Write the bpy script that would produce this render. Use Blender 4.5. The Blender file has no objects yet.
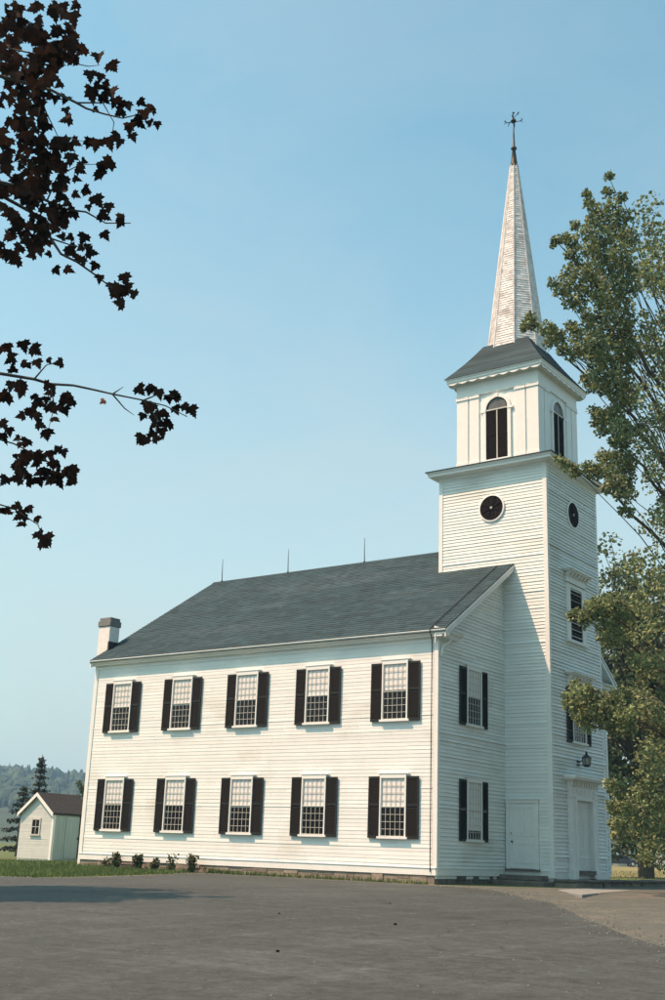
import bpy, bmesh, math, random
from mathutils import Vector, Matrix, noise
R = math.radians
rnd = random.Random(11)
scene = bpy.context.scene
COL = scene.collection

# ------------------------------------------------------------------ camera (solved from the photograph)
CAM = Vector((19.626, -33.222, 0.586))
YAW, PITCH, ROLL, FPX = R(36.069), R(16.902), R(2.041), 1159.17
FWD = Vector((-math.sin(YAW)*math.cos(PITCH), math.cos(YAW)*math.cos(PITCH), math.sin(PITCH)))
RT0 = Vector((math.cos(YAW), math.sin(YAW), 0)); UP0 = RT0.cross(FWD)
RT = RT0*math.cos(ROLL) + UP0*math.sin(ROLL); UP = UP0*math.cos(ROLL) - RT0*math.sin(ROLL)
cam = bpy.data.cameras.new('camera'); camo = bpy.data.objects.new('camera', cam); COL.objects.link(camo)
cam.sensor_fit = 'VERTICAL'; cam.sensor_height = 36; cam.sensor_width = 24
cam.lens = 36*FPX/1000; cam.clip_end = 6000; cam.clip_start = .1
M = Matrix((RT, UP, -FWD)).transposed().to_4x4(); M.translation = CAM
camo.matrix_world = M
scene.camera = camo
def at(px, py, depth):
    return CAM + (FWD + RT*((px-332.5)/FPX) + UP*((500-py)/FPX))*depth
def atz(px, py, z):
    d = FWD + RT*((px-332.5)/FPX) + UP*((500-py)/FPX)
    return CAM + d*((z-CAM.z)/d.z)
def gz(y):
    return -.27 + .022*max(y, -40) if y < 0 else -.27 + .0035*min(y, 110)

# ------------------------------------------------------------------ light
SA, SB = .9, 2.1                       # sun goes (SA, 1, -SB)
sd = Vector((SA, 1, -SB)).normalized()
sun = bpy.data.lights.new('sun', 'SUN'); sun.energy = 3.8; sun.angle = R(.5); sun.color = (1, .575, .38)
suno = bpy.data.objects.new('sun', sun); COL.objects.link(suno)
suno.rotation_euler = sd.to_track_quat('-Z', 'Y').to_euler()
suno.location = (-40, -40, 90)
w = bpy.data.worlds.new('World'); scene.world = w; w.use_nodes = True
nt = w.node_tree; bg = nt.nodes['Background']
sky = nt.nodes.new('ShaderNodeTexSky'); sky.sky_type = 'NISHITA'; sky.sun_disc = False
sky.sun_elevation = math.atan(SB/math.hypot(SA, 1)); sky.sun_rotation = math.atan2(-SA, -1) % (2*math.pi)
sky.air_density = 1.0; sky.dust_density = 2.0; sky.ozone_density = 1.0; sky.altitude = 200
tint = nt.nodes.new('ShaderNodeMix'); tint.data_type = 'RGBA'; tint.blend_type = 'MULTIPLY'
tint.inputs[0].default_value = 1; tint.inputs[7].default_value = (.76, 1.0, .80, 1)
nt.links.new(sky.outputs[0], tint.inputs[6])
# thin high haze and faint cirrus, thickest towards the horizon
tcw = nt.nodes.new('ShaderNodeTexCoord'); sep = nt.nodes.new('ShaderNodeSeparateXYZ'); nt.links.new(tcw.outputs['Generated'], sep.inputs[0])
elev = nt.nodes.new('ShaderNodeMapRange'); nt.links.new(sep.outputs['Z'], elev.inputs[0]); elev.interpolation_type = 'SMOOTHSTEP'
elev.inputs[1].default_value = .02; elev.inputs[2].default_value = .62; elev.inputs[3].default_value = .80; elev.inputs[4].default_value = .04
cmap = nt.nodes.new('ShaderNodeMapping'); cmap.inputs['Scale'].default_value = (1, 1, 2.2); cmap.inputs['Rotation'].default_value = (0, R(18), R(30))
nt.links.new(tcw.outputs['Generated'], cmap.inputs[0])
cn = nt.nodes.new('ShaderNodeTexNoise'); cn.inputs['Scale'].default_value = 3.2; cn.inputs['Detail'].default_value = 7; cn.inputs['Roughness'].default_value = .58; cn.inputs['Distortion'].default_value = .6
nt.links.new(cmap.outputs[0], cn.inputs[0])
cr_ = nt.nodes.new('ShaderNodeMapRange'); nt.links.new(cn.outputs[0], cr_.inputs[0]); cr_.inputs[1].default_value = .32; cr_.inputs[2].default_value = .72
cr_.inputs[3].default_value = -.07; cr_.inputs[4].default_value = .15
fa = nt.nodes.new('ShaderNodeMath'); fa.operation = 'ADD'; fa.use_clamp = True; nt.links.new(elev.outputs[0], fa.inputs[0]); nt.links.new(cr_.outputs[0], fa.inputs[1])
pale = nt.nodes.new('ShaderNodeMix'); pale.data_type = 'RGBA'; pale.inputs[7].default_value = (2.42, 2.66, 2.60, 1)
nt.links.new(fa.outputs[0], pale.inputs[0]); nt.links.new(tint.outputs[2], pale.inputs[6]); nt.links.new(pale.outputs[2], bg.inputs[0])
bg.inputs[1].default_value = .15
scene.view_settings.view_transform = 'Standard'; scene.view_settings.look = 'None'
scene.view_settings.exposure = .92; scene.view_settings.gamma = 1
scene.view_settings.use_curve_mapping = False

# ------------------------------------------------------------------ materials
def mat(name, col, rough=.8, var=.12, scale=3.0, island=0.0, bump=0.0, bscale=40, stretch=None, metal=0,
        dirt=None, spec=.3, trans=0):
    m = bpy.data.materials.new(name); m.use_nodes = True; n = m.node_tree; p = n.nodes['Principled BSDF']
    p.inputs['Roughness'].default_value = rough; p.inputs['Metallic'].default_value = metal
    p.inputs['Specular IOR Level'].default_value = spec
    tc = n.nodes.new('ShaderNodeTexCoord'); mp = n.nodes.new('ShaderNodeMapping')
    n.links.new(tc.outputs['Object'], mp.inputs[0])
    if stretch: mp.inputs['Scale'].default_value = stretch
    nz = n.nodes.new('ShaderNodeTexNoise'); nz.inputs['Scale'].default_value = scale
    nz.inputs['Detail'].default_value = 6; nz.inputs['Roughness'].default_value = .65
    n.links.new(mp.outputs[0], nz.inputs[0])
    mr = n.nodes.new('ShaderNodeMapRange'); n.links.new(nz.outputs[0], mr.inputs[0])
    mr.inputs[1].default_value = .25; mr.inputs[2].default_value = .75
    mr.inputs[3].default_value = 1-var; mr.inputs[4].default_value = 1+var
    val = mr.outputs[0]
    if island:
        g = n.nodes.new('ShaderNodeNewGeometry'); mi = n.nodes.new('ShaderNodeMapRange')
        n.links.new(g.outputs['Random Per Island'], mi.inputs[0])
        mi.inputs[3].default_value = 1-island; mi.inputs[4].default_value = 1+island
        mm = n.nodes.new('ShaderNodeMath'); mm.operation = 'MULTIPLY'
        n.links.new(val, mm.inputs[0]); n.links.new(mi.outputs[0], mm.inputs[1]); val = mm.outputs[0]
    vm = n.nodes.new('ShaderNodeVectorMath'); vm.operation = 'SCALE'
    n.links.new(val, vm.inputs['Scale'])
    cs = None
    if dirt:                                   # (colour, noise scale, threshold, stretch)
        mx = n.nodes.new('ShaderNodeMix'); mx.data_type = 'RGBA'
        mp2 = n.nodes.new('ShaderNodeMapping'); n.links.new(tc.outputs['Object'], mp2.inputs[0])
        mp2.inputs['Scale'].default_value = dirt[3]
        n2 = n.nodes.new('ShaderNodeTexNoise'); n2.inputs['Scale'].default_value = dirt[1]; n2.inputs['Detail'].default_value = 5
        n.links.new(mp2.outputs[0], n2.inputs[0])
        r2 = n.nodes.new('ShaderNodeMapRange'); n.links.new(n2.outputs[0], r2.inputs[0])
        r2.inputs[1].default_value = dirt[2]; r2.inputs[2].default_value = dirt[2]+.18
        n.links.new(r2.outputs[0], mx.inputs[0]); mx.inputs[6].default_value = (*col, 1); mx.inputs[7].default_value = (*dirt[0], 1)
        n.links.new(mx.outputs[2], vm.inputs[0])
    else:
        vm.inputs[0].default_value = col
    n.links.new(vm.outputs[0], p.inputs['Base Color'])
    if bump:
        b = n.nodes.new('ShaderNodeBump'); b.inputs['Strength'].default_value = bump; b.inputs['Distance'].default_value = .02
        n3 = n.nodes.new('ShaderNodeTexNoise'); n3.inputs['Scale'].default_value = bscale; n3.inputs['Detail'].default_value = 4
        n.links.new(mp.outputs[0], n3.inputs[0]); n.links.new(n3.outputs[0], b.inputs['Height']); n.links.new(b.outputs[0], p.inputs['Normal'])
    if trans:
        t = n.nodes.new('ShaderNodeBsdfTranslucent'); ms = n.nodes.new('ShaderNodeMixShader'); ms.inputs[0].default_value = trans
        n.links.new(vm.outputs[0], t.inputs[0]); n.links.new(p.outputs[0], ms.inputs[1]); n.links.new(t.outputs[0], ms.inputs[2])
        n.links.new(ms.outputs[0], n.nodes['Material Output'].inputs[0])
    return m
WHITE = mat('white_siding', (.715, .785, .775), .6, .06, 1.2, island=.055, dirt=((.60, .64, .60), .9, .56, (.5, .5, .9)))
TRIM = mat('white_trim', (.735, .79, .775), .55, .05, 2.5)
SASH = mat('sash_paint', (.50, .52, .48), .5, .05, 6)
BLIND = mat('blind_cloth', (.70, .74, .74), .8, .05, 3)
ROOF = mat('roof_shingle', (.022, .050, .061), .8, .26, 1.5, island=.22, bump=.6, bscale=9, stretch=(.35, 2.0, 2.0), dirt=((.036, .068, .080), .45, .52, (.4, 1.6, 1.6)), spec=.25)
SHUT = mat('shutter_paint', (.0065, .0065, .0055), .7, .3, 8, spec=.12)
SHUTF = mat('shutter_paint_lit', (.014, .018, .016), .6, .25, 6, spec=.25)  # lighter copy of the shutter colour: frame and rails painted as catching light
GLASS = mat('window_glass', (.008, .007, .006), .09, .1, 4, spec=.32, bump=.12, bscale=2.2)
DARK = mat('dark_louvre', (.009, .006, .005), .8, .3, 8, spec=.1)
IRON = mat('black_iron', (.02, .02, .02), .5, .2, 10)
COPPER = mat('weathered_copper', (.050, .047, .038), .5, .25, 6, metal=.3)
SPIRE = mat('weathered_shingle', (.64, .66, .66), .85, .14, 5, island=.20, dirt=((.50, .50, .49), 1.6, .5, (1, 1, 1.2)), bump=.4, bscale=18)
STONE = mat('granite', (.22, .195, .16), .9, .35, 3.5, island=.25, bump=.6, bscale=12)
DSTONE = mat('shaded_stone', (.13, .115, .10), .9, .4, 4, island=.3, bump=.6, bscale=10)  # darkened granite: shade on the ledge and front foundation is in its colour
SLAB = mat('concrete_slab', (.21, .235, .23), .9, .15, 3, bump=.3, bscale=30)
BRICK = mat('sooty_brick', (.17, .185, .185), .9, .3, 8, bump=.4, bscale=20)
CHIM = mat('painted_brick', (.72, .74, .72), .85, .1, 5, bump=.4, bscale=14)
BARK = mat('bark', (.10, .085, .065), .95, .35, 6, bump=.8, bscale=14, stretch=(1, 1, .3))
TWIG = mat('twig_bark', (.06, .06, .055), .9, .2, 6)
SHEDW = mat('shed_paint', (.50, .56, .55), .7, .08, 3, island=.04)
SHEDP = mat('shaded_shed_planks', (.34, .45, .44), .75, .14, 2, stretch=(4, 4, .4))  # darker than the gable wall: the shade on this side is in the colour
SHEDR = mat('shed_roof_shingle', (.030, .031, .030), .9, .4, 6, bump=.5, bscale=14)
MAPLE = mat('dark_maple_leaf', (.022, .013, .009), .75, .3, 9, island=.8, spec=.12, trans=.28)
MAPLER = mat('reddish_maple_leaf', (.30, .11, .07), .7, .2, 9, trans=.5)
LEAF = mat('tree_leaf', (.185, .235, .105), .6, .3, 1.0, island=.6, spec=.35, trans=.25)
LEAF2 = mat('background_leaf', (.10, .140, .064), .65, .3, .8, island=.5, spec=.35, trans=.22)
NEEDLE = mat('spruce_needle', (.035, .050, .038), .8, .3, 3, island=.4)
WOOD = mat('hill_foliage', (.05, .075, .04), .9, .35, .05, island=.3)
WEED = mat('weed_leaf', (.06, .075, .03), .8, .3, 5, island=.4, trans=.2)
KNOB = mat('dark_brass', (.06, .045, .02), .4, .1, 5, metal=.7)
HOUSEW = mat('hazed_house_paint', (.42, .44, .38), .8, .1, 1)  # grey-green tone stands for haze and shade on the far wall
CARD = mat('dark_car_paint', (.012, .014, .018), .25, .05, 2, spec=.5)
CARW = mat('pale_car_paint', (.62, .62, .60), .3, .05, 2, spec=.5)
RUBBER = mat('tyre_rubber', (.015, .015, .015), .8, .1, 5)
CHROME = mat('chrome', (.6, .6, .6), .2, .05, 5, metal=1)
FAN = mat('fanlight_glass', (.10, .11, .11), .3, .5, 2.5)
LAMPG = mat('lantern_glass', (.30, .33, .30), .2, .1, 5)

def asphalt_material():
    m = bpy.data.materials.new('worn_asphalt'); m.use_nodes = True; n = m.node_tree; p = n.nodes['Principled BSDF']
    L = n.links.new
    tc = n.nodes.new('ShaderNodeTexCoord')
    def nz(sc, det, st, rot=0, rg=.6):
        mp = n.nodes.new('ShaderNodeMapping'); mp.inputs['Scale'].default_value = st; mp.inputs['Rotation'].default_value = (0, 0, rot)
        L(tc.outputs['Object'], mp.inputs[0]); t = n.nodes.new('ShaderNodeTexNoise')
        t.inputs['Scale'].default_value = sc; t.inputs['Detail'].default_value = det; t.inputs['Roughness'].default_value = rg
        L(mp.outputs[0], t.inputs[0]); return t.outputs[0]
    def rng(v, a, b, c, d):
        r = n.nodes.new('ShaderNodeMapRange'); L(v, r.inputs[0])
        for i, q in enumerate((a, b, c, d)): r.inputs[i+1].default_value = q
        return r.outputs[0]
    def mul(a, b):
        k = n.nodes.new('ShaderNodeMath'); k.operation = 'MULTIPLY'; L(a, k.inputs[0]); L(b, k.inputs[1]); return k.outputs[0]
    broad = rng(nz(.12, 4, (1, 1, 1)), .3, .7, .84, 1.16)
    streak = rng(nz(.55, 6, (.55, 1.3, 1), R(-33), .7), .35, .7, .86, 1.20)
    streak2 = rng(nz(1.6, 5, (.35, 1.3, 1), R(-12), .7), .45, .72, .94, 1.22)
    grit = rng(nz(26, 3, (1, 1, 1), 0, .8), .25, .8, .72, 1.36)
    fleck = rng(nz(5, 3, (1, 1, 1), 0, .9), .3, .72, .66, 1.42)
    wv = n.nodes.new('ShaderNodeTexWave'); wv.wave_type = 'RINGS'; wv.rings_direction = 'Z'; wv.inputs['Scale'].default_value = .16; wv.inputs['Distortion'].default_value = 5; wv.inputs['Detail'].default_value = 2; wv.inputs['Detail Scale'].default_value = .25
    mpw = n.nodes.new('ShaderNodeMapping'); mpw.inputs['Location'].default_value = (-34, 18, 0); L(tc.outputs['Object'], mpw.inputs[0]); L(mpw.outputs[0], wv.inputs[0])
    arcs = rng(wv.outputs['Fac'], .90, .99, 1, 1.17)
    grit = mul(grit, arcs)
    v = mul(mul(mul(broad, streak), mul(streak2, grit)), fleck)
    vm = n.nodes.new('ShaderNodeVectorMath'); vm.operation = 'SCALE'; vm.inputs[0].default_value = (.045, .056, .055); L(v, vm.inputs['Scale'])
    stain = rng(nz(.45, 3, (1, 1, 1), .4), .64, .74, 1, .72); vms = n.nodes.new('ShaderNodeVectorMath'); vms.operation = 'SCALE'; L(vm.outputs[0], vms.inputs[0]); L(stain, vms.inputs['Scale']); vm = vms
    # cracks
    vo = n.nodes.new('ShaderNodeTexVoronoi'); vo.feature = 'DISTANCE_TO_EDGE'; vo.inputs['Scale'].default_value = .16
    mpv = n.nodes.new('ShaderNodeMapping'); L(tc.outputs['Object'], mpv.inputs[0])
    wob = n.nodes.new('ShaderNodeTexNoise'); wob.inputs['Scale'].default_value = 1.1; L(tc.outputs['Object'], wob.inputs[0])
    ad = n.nodes.new('ShaderNodeVectorMath'); ad.operation = 'ADD'; L(mpv.outputs[0], ad.inputs[0]); L(wob.outputs[1], ad.inputs[1]); L(ad.outputs[0], vo.inputs[0])
    cr = rng(vo.outputs['Distance'], .002, .008, .74, 1)
    vm2 = n.nodes.new('ShaderNodeVectorMath'); vm2.operation = 'SCALE'; L(vm.outputs[0], vm2.inputs[0]); L(cr, vm2.inputs['Scale'])
    L(vm2.outputs[0], p.inputs['Base Color']); p.inputs['Roughness'].default_value = .88; p.inputs['Specular IOR Level'].default_value = .3
    b = n.nodes.new('ShaderNodeBump'); b.inputs['Strength'].default_value = .5; b.inputs['Distance'].default_value = .02
    L(nz(22, 4, (1, 1, 1), 0, .8), b.inputs['Height']); L(b.outputs[0], p.inputs['Normal'])
    return m
ASPHALT = asphalt_material()
GRAVEL = mat('tan_gravel', (.085, .098, .088), .95, .3, 6, bump=.7, bscale=30, dirt=((.130, .132, .112), .8, .5, (1, 1, 1)))
GRASSG = mat('lawn', (.085, .125, .042), .95, .35, 1.6, bump=.6, bscale=20, dirt=((.10, .105, .04), .25, .5, (1, 1, 1)))
GRASSB = mat('grass_blade', (.095, .150, .048), .8, .3, .6, island=.4, trans=.2)

# ------------------------------------------------------------------ mesh builder
class MB:
    def __init__(s): s.v = []; s.f = []; s.smooth = False
    def face(s, pts):
        i = len(s.v); s.v += [tuple(p) for p in pts]; s.f.append(tuple(range(i, i+len(pts)))); return s
    def mesh(s, vs, fs):
        i = len(s.v); s.v += [tuple(p) for p in vs]; s.f += [tuple(k+i for k in f) for f in fs]; return s
    def box(s, x0, x1, y0, y1, z0, z1):
        x0, x1 = min(x0, x1), max(x0, x1); y0, y1 = min(y0, y1), max(y0, y1); z0, z1 = min(z0, z1), max(z0, z1)
        return s.mesh([(x0,y0,z0),(x1,y0,z0),(x1,y1,z0),(x0,y1,z0),(x0,y0,z1),(x1,y0,z1),(x1,y1,z1),(x0,y1,z1)],
                      [(0,3,2,1),(4,5,6,7),(0,1,5,4),(1,2,6,5),(2,3,7,6),(3,0,4,7)])
    def prism(s, poly, d):                     # polygon (list of points) extruded by vector d
        n = len(poly); d = Vector(d); P = [Vector(p) for p in poly]
        vs = P + [p+d for p in P]
        fs = [tuple(range(n))[::-1], tuple(range(n, 2*n))] + [(i, (i+1) % n, n+(i+1) % n, n+i) for i in range(n)]
        return s.mesh(vs, fs)
    def tube(s, pts, rad, k=6, cap=True):
        P = [Vector(p) for p in pts]; n = len(P); rad = rad if isinstance(rad, (list, tuple)) else [rad]*n
        vs = []
        for i, p in enumerate(P):
            t = (P[min(i+1, n-1)]-P[max(i-1, 0)]).normalized()
            a = t.cross(Vector((0, 0, 1)));
            if a.length < .05: a = t.cross(Vector((1, 0, 0)))
            a.normalize(); b = t.cross(a)
            for j in range(k):
                q = 2*math.pi*j/k; vs.append(p + (a*math.cos(q)+b*math.sin(q))*rad[i])
        fs = [(i*k+j, i*k+(j+1) % k, (i+1)*k+(j+1) % k, (i+1)*k+j) for i in range(n-1) for j in range(k)]
        if cap: fs += [tuple(range(k))[::-1], tuple(range((n-1)*k, n*k))]
        return s.mesh(vs, fs)
    def lathe(s, prof, c=(0, 0, 0), k=16, rot=0):      # profile [(r, z)]
        vs = []; n = len(prof)
        for r, z in prof:
            for j in range(k):
                q = rot+2*math.pi*j/k; vs.append((c[0]+r*math.cos(q), c[1]+r*math.sin(q), c[2]+z))
        fs = [(i*k+j, i*k+(j+1) % k, (i+1)*k+(j+1) % k, (i+1)*k+j) for i in range(n-1) for j in range(k)]
        fs += [tuple(range(k))[::-1], tuple(range((n-1)*k, n*k))]
        return s.mesh(vs, fs)
    def xf(s, m):
        s.v = [tuple(m @ Vector(p)) for p in s.v]; return s
    def build(s, name, material, parent=None, bevel=0, smooth=False, second=None):
        me = bpy.data.meshes.new(name); me.from_pydata(s.v, [], s.f); me.materials.append(material)
        if second:
            me.materials.append(second[0])
            for q in second[1]: me.polygons[q].material_index = 1
        if smooth:
            for p in me.polygons: p.use_smooth = True
        o = bpy.data.objects.new(name, me); COL.objects.link(o)
        if parent: adopt(o, parent)
        if bevel:
            b = o.modifiers.new('bevel', 'BEVEL'); b.width = bevel; b.segments = 1; b.limit_method = 'ANGLE'
        return o
def world_of(p):
    m = Matrix.LocRotScale(p.location, p.rotation_euler, p.scale)
    return (world_of(p.parent) @ p.matrix_parent_inverse @ m) if p.parent else m
def adopt(o, p):
    o.parent = p; o.matrix_parent_inverse = world_of(p).inverted()
def tag(o, label, cat, group=None):
    o['label'] = label; o['category'] = cat
    if group: o['group'] = group
    return o
def thing(name, label, cat, loc, group=None):
    o = bpy.data.objects.new(name, None); o.location = loc; COL.objects.link(o); o.empty_display_size = .3
    return tag(o, label, cat, group)
def copy_tree(o, parent=None):
    c = o.copy(); COL.objects.link(c)
    if parent: c.parent = parent
    for ch in list(o.children): copy_tree(ch, c)
    return c
def structure(o): o['kind'] = 'structure'; return o
def stuff(o): o['kind'] = 'stuff'; return o

# ------------------------------------------------------------------ ground sheets
def sheet(name, poly, material, dz, side=0):
    bm = bmesh.new(); vs = [bm.verts.new((x, y, 0)) for x, y in poly]; bm.faces.new(vs)
    bmesh.ops.triangulate(bm, faces=bm.faces[:])
    for yc in (-40, 0, 110):
        bmesh.ops.bisect_plane(bm, geom=bm.verts[:]+bm.edges[:]+bm.faces[:], plane_co=(0, yc, 0), plane_no=(0, 1, 0))
    for v in bm.verts: v.co.z = gz(v.co.y)+dz
    bmesh.ops.recalc_face_normals(bm, faces=bm.faces[:])
    if sum(f.normal.z for f in bm.faces) < 0: bmesh.ops.reverse_faces(bm, faces=bm.faces[:])
    me = bpy.data.meshes.new(name); bm.to_mesh(me); bm.free(); me.materials.append(material)
    o = bpy.data.objects.new(name, me); COL.objects.link(o); return structure(o)
PEB = mat('pebble', (.10, .11, .10), .9, .3, 8, island=.7)
DRY = mat('dry_lawn', (.20, .185, .075), .95, .3, .6, dirt=((.13, .14, .055), .3, .5, (1, 1, 1)))
sheet('ground', [(-3000, -3000), (3000, -3000), (3000, 3000), (-3000, 3000)], GRASSG, 0)
sheet('lawn', [(-12, 30), (40, 30), (60, 180), (-150, 180)], DRY, .004)
def wob(pts, n, amp, seed):
    r = random.Random(seed); out = []
    for (a, b) in zip(pts[:-1], pts[1:]):
        for i in range(n):
            t = i/n; out.append((a[0]+(b[0]-a[0])*t+r.uniform(-amp, amp), a[1]+(b[1]-a[1])*t+r.uniform(-amp, amp)))
    return out+[pts[-1]]
edge = wob([(-60, -13), (-30, -11.2), (-14, -9.4), (-9.0, -8.4), (-8.8, -5.6), (-9.2, -2.6), (-9.8, -.75), (-8.5, -.34)], 14, .07, 3)
front = wob([(-8.5, -.34), (0.3, -.36), (1.5, .5), (2.6, 2.4), (2.9, 8), (2.9, 13), (30, 40), (60, 60)], 6, .05, 4)
sheet('parking_lot', edge+front[1:]+[(90, 40), (70, -70), (-60, -70)], GRAVEL, .004)
lot = wob([(-60, -13.3), (-30, -11.5), (-14, -9.7), (-8.8, -8.6), (-8.5, -5.6), (-8.9, -2.7), (-9.4, -1.15), (-8, -.8), (0.2, -.95), (2.2, -1.3), (3.5, -2.3), (5, -4.3), (7, -6.4), (9.7, -10.6), (12, -14), (14.5, -17.4), (22, -27), (40, -48)], 8, .05, 5)
sheet('asphalt', lot+[(40, -70), (-60, -70)], ASPHALT, .008)

# ------------------------------------------------------------------ church
L_, W, D, T = 16.323, 13.986, 1.816, 4.551
YT0, YT1 = (W-T)/2, (W+T)/2; XB = D-T; CX, CY = D-T/2, W/2
ZE, RZ, E_, OV, OVB = 7.823, 12.60, .30, .471, .126
SL = (RZ-ZE)/(W/2+E_)
church = thing('church', 'white clapboard church with dark shutters, grey gabled roof and tall steeple', 'church', (-8, 7, -.3))

def siding(mb, o, u, n, z0, z1, ext, expo=.125, lip=.008, seed=1):
    r = random.Random(seed); o = Vector(o); u = Vector(u); n = Vector(n); up = Vector((0, 0, 1))
    k = round((z1-z0)/expo); h = (z1-z0)/k
    for i in range(k):
        zb, zt = z0+i*h, z0+(i+1)*h
        eb, et = ext(zb), ext(zt)
        if eb is None: continue
        if et is None: et = ((eb[0]+eb[1])/2-.01, (eb[0]+eb[1])/2+.01)
        l0 = lip*r.uniform(.8, 1.25)
        if r.random() < .06: l0 *= 1.5
        dz0 = r.uniform(-.005, .005); wdt = eb[1]-eb[0]; cuts = [0]; c = r.uniform(1.0, 4.5)
        while c < wdt-1.0: cuts.append(c/wdt); c += r.uniform(2.8, 4.9)
        cuts.append(1)
        for ca, cb in zip(cuts[:-1], cuts[1:]):
            l = l0*r.uniform(.85, 1.2); dz = dz0+r.uniform(-.004, .004); g = .002 if len(cuts) > 2 else 0
            xa, xb = eb[0]+wdt*ca+g, eb[0]+wdt*cb-g; ya, yb = et[0]+(et[1]-et[0])*ca+g, et[0]+(et[1]-et[0])*cb-g
            A = o+u*xa+up*(zb+dz)+n*l; B = o+u*xb+up*(zb+dz)+n*l; Cc = o+u*yb+up*zt+n*.002; Dd = o+u*ya+up*zt+n*.002
            A0 = o+u*xa+up*(zb+dz); B0 = o+u*xb+up*(zb+dz)
            mb.mesh([A, B, Cc, Dd, A0, B0], [(0, 1, 2, 3), (4, 5, 1, 0), (4, 0, 3), (5, 2, 1)])
Z0 = .20
# long side wall facing the lot, and its core
mb = MB(); siding(mb, (0, 0, 0), (1, 0, 0), (0, -1, 0), Z0, 7.64, lambda z: (-L_, 0), seed=1)
long_wall = mb.build('wall', WHITE, church)
def gable(z):
    y0 = max(0, (z-(ZE-.16))/SL-E_+.02)
    return (y0, W-y0) if y0 < W/2 else None
mb = MB(); siding(mb, (0, 0, 0), (0, 1, 0), (1, 0, 0), Z0, RZ-.1, gable, seed=2, lip=.034)
gable_wall = mb.build('wall', WHITE, church)
mb = MB(); siding(mb, (-L_, 0, 0), (0, 1, 0), (-1, 0, 0), Z0, RZ-.1, gable, seed=3); rear = mb.build('wall', WHITE, church)
mb = MB(); siding(mb, (0, W, 0), (1, 0, 0), (0, 1, 0), Z0, 7.64, lambda z: (-L_, 0), seed=4); mb.build('wall', WHITE, church)
mb = MB(); mb.prism([(-L_+.02, .02, -.1), (-L_+.02, W-.02, -.1), (-L_+.02, W-.02, 7.6), (-L_+.02, W/2, RZ-.2), (-L_+.02, .02, 7.6)], (L_-.04, 0, 0))
mb.build('inner_wall', TRIM, church)
# base boards (water table)
def baseboard(a, b, n, z0=0, z1=Z0+.01, t=.035):
    a = Vector(a); b = Vector(b); n = Vector(n); m = MB()
    m.prism([a+Vector((0, 0, z0)), b+Vector((0, 0, z0)), b+Vector((0, 0, z0))+n*t, a+Vector((0, 0, z0))+n*t], (0, 0, z1-z0))
    m.prism([a+Vector((0, 0, z1)), b+Vector((0, 0, z1)), b+Vector((0, 0, z1))+n*(t+.02), a+Vector((0, 0, z1))+n*(t+.02)], (0, 0, .025))
    return m
baseboard((-L_, 0, 0), (0, 0, 0), (0, -1, 0)).build('base_board', TRIM, long_wall)
baseboard((0, 0, 0), (0, YT0, 0), (1, 0, 0)).build('base_board', TRIM, gable_wall)
baseboard((0, YT1, 0), (0, W, 0), (1, 0, 0)).build('base_board', TRIM, gable_wall)
def corner(x, y, sx, sy, z0, z1, par, wd=.15, t=.034):
    m = MB(); m.box(x-sx*wd, x+sx*t, y, y+sy*t, z0, z1); m.box(x, x+sx*t, y-sy*wd, y, z0, z1)
    return m.build('corner_board', TRIM, par)
corner(0, 0, 1, -1, Z0+.035, 7.62, long_wall); corner(-L_, 0, -1, -1, Z0+.035, 7.62, long_wall)
corner(0, W, 1, 1, Z0+.035, 7.62, gable_wall); corner(-L_, W, -1, 1, Z0+.035, 7.62, rear)
# foundation
def stones(a, b, n, z0, z1, seed, mat_=STONE, par=church, t=.03):
    r = random.Random(seed); a = Vector(a); b = Vector(b); n = Vector(n); m = MB(); Ln = (b-a).length; u = (b-a)/Ln; s = 0
    while s < Ln:
        l = min(r.uniform(.22, .75), Ln-s); zz = z0
        while zz < z1-.02:
            h = min(r.uniform(.09, .24), z1-zz)
            p = a+u*(s+.008); q = a+u*(s+l-.008); d = n*(t*r.uniform(.2, 1.6))
            m.prism([p+Vector((0, 0, zz+.006)), q+Vector((0, 0, zz+.006)), q+d+Vector((0, 0, zz+.006)), p+d+Vector((0, 0, zz+.006))], (0, 0, h-.012)); zz += h
        s += l
    return m.build('foundation', mat_, par, bevel=.012)
MB().box(-L_+.06, -.06, .06, W-.06, -.9, 0.0).build('foundation', DSTONE, church)
MB().box(-.06, D-.06, YT0+.06, YT1-.06, -.9, 0.0).build('foundation', DSTONE, church)
stones((-L_+.05, .02, 0), (-.05, .02, 0), (0, -1, 0), -.6, -.004, 5)
stones((-.055, .05, 0), (-.055, YT0, 0), (1, 0, 0), -.6, -.004, 6, DSTONE)
stones((-L_+.055, .05, 0), (-L_+.055, W, 0), (-1, 0, 0), -.6, -.004, 6)
stones((D-.05, YT0+.05, 0), (D-.05, YT1-.05, 0), (1, 0, 0), -.6, -.004, 7, DSTONE)
stones((-.05, YT0+.055, 0), (D-.05, YT0+.055, 0), (0, -1, 0), -.6, -.004, 8, DSTONE)
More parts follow.
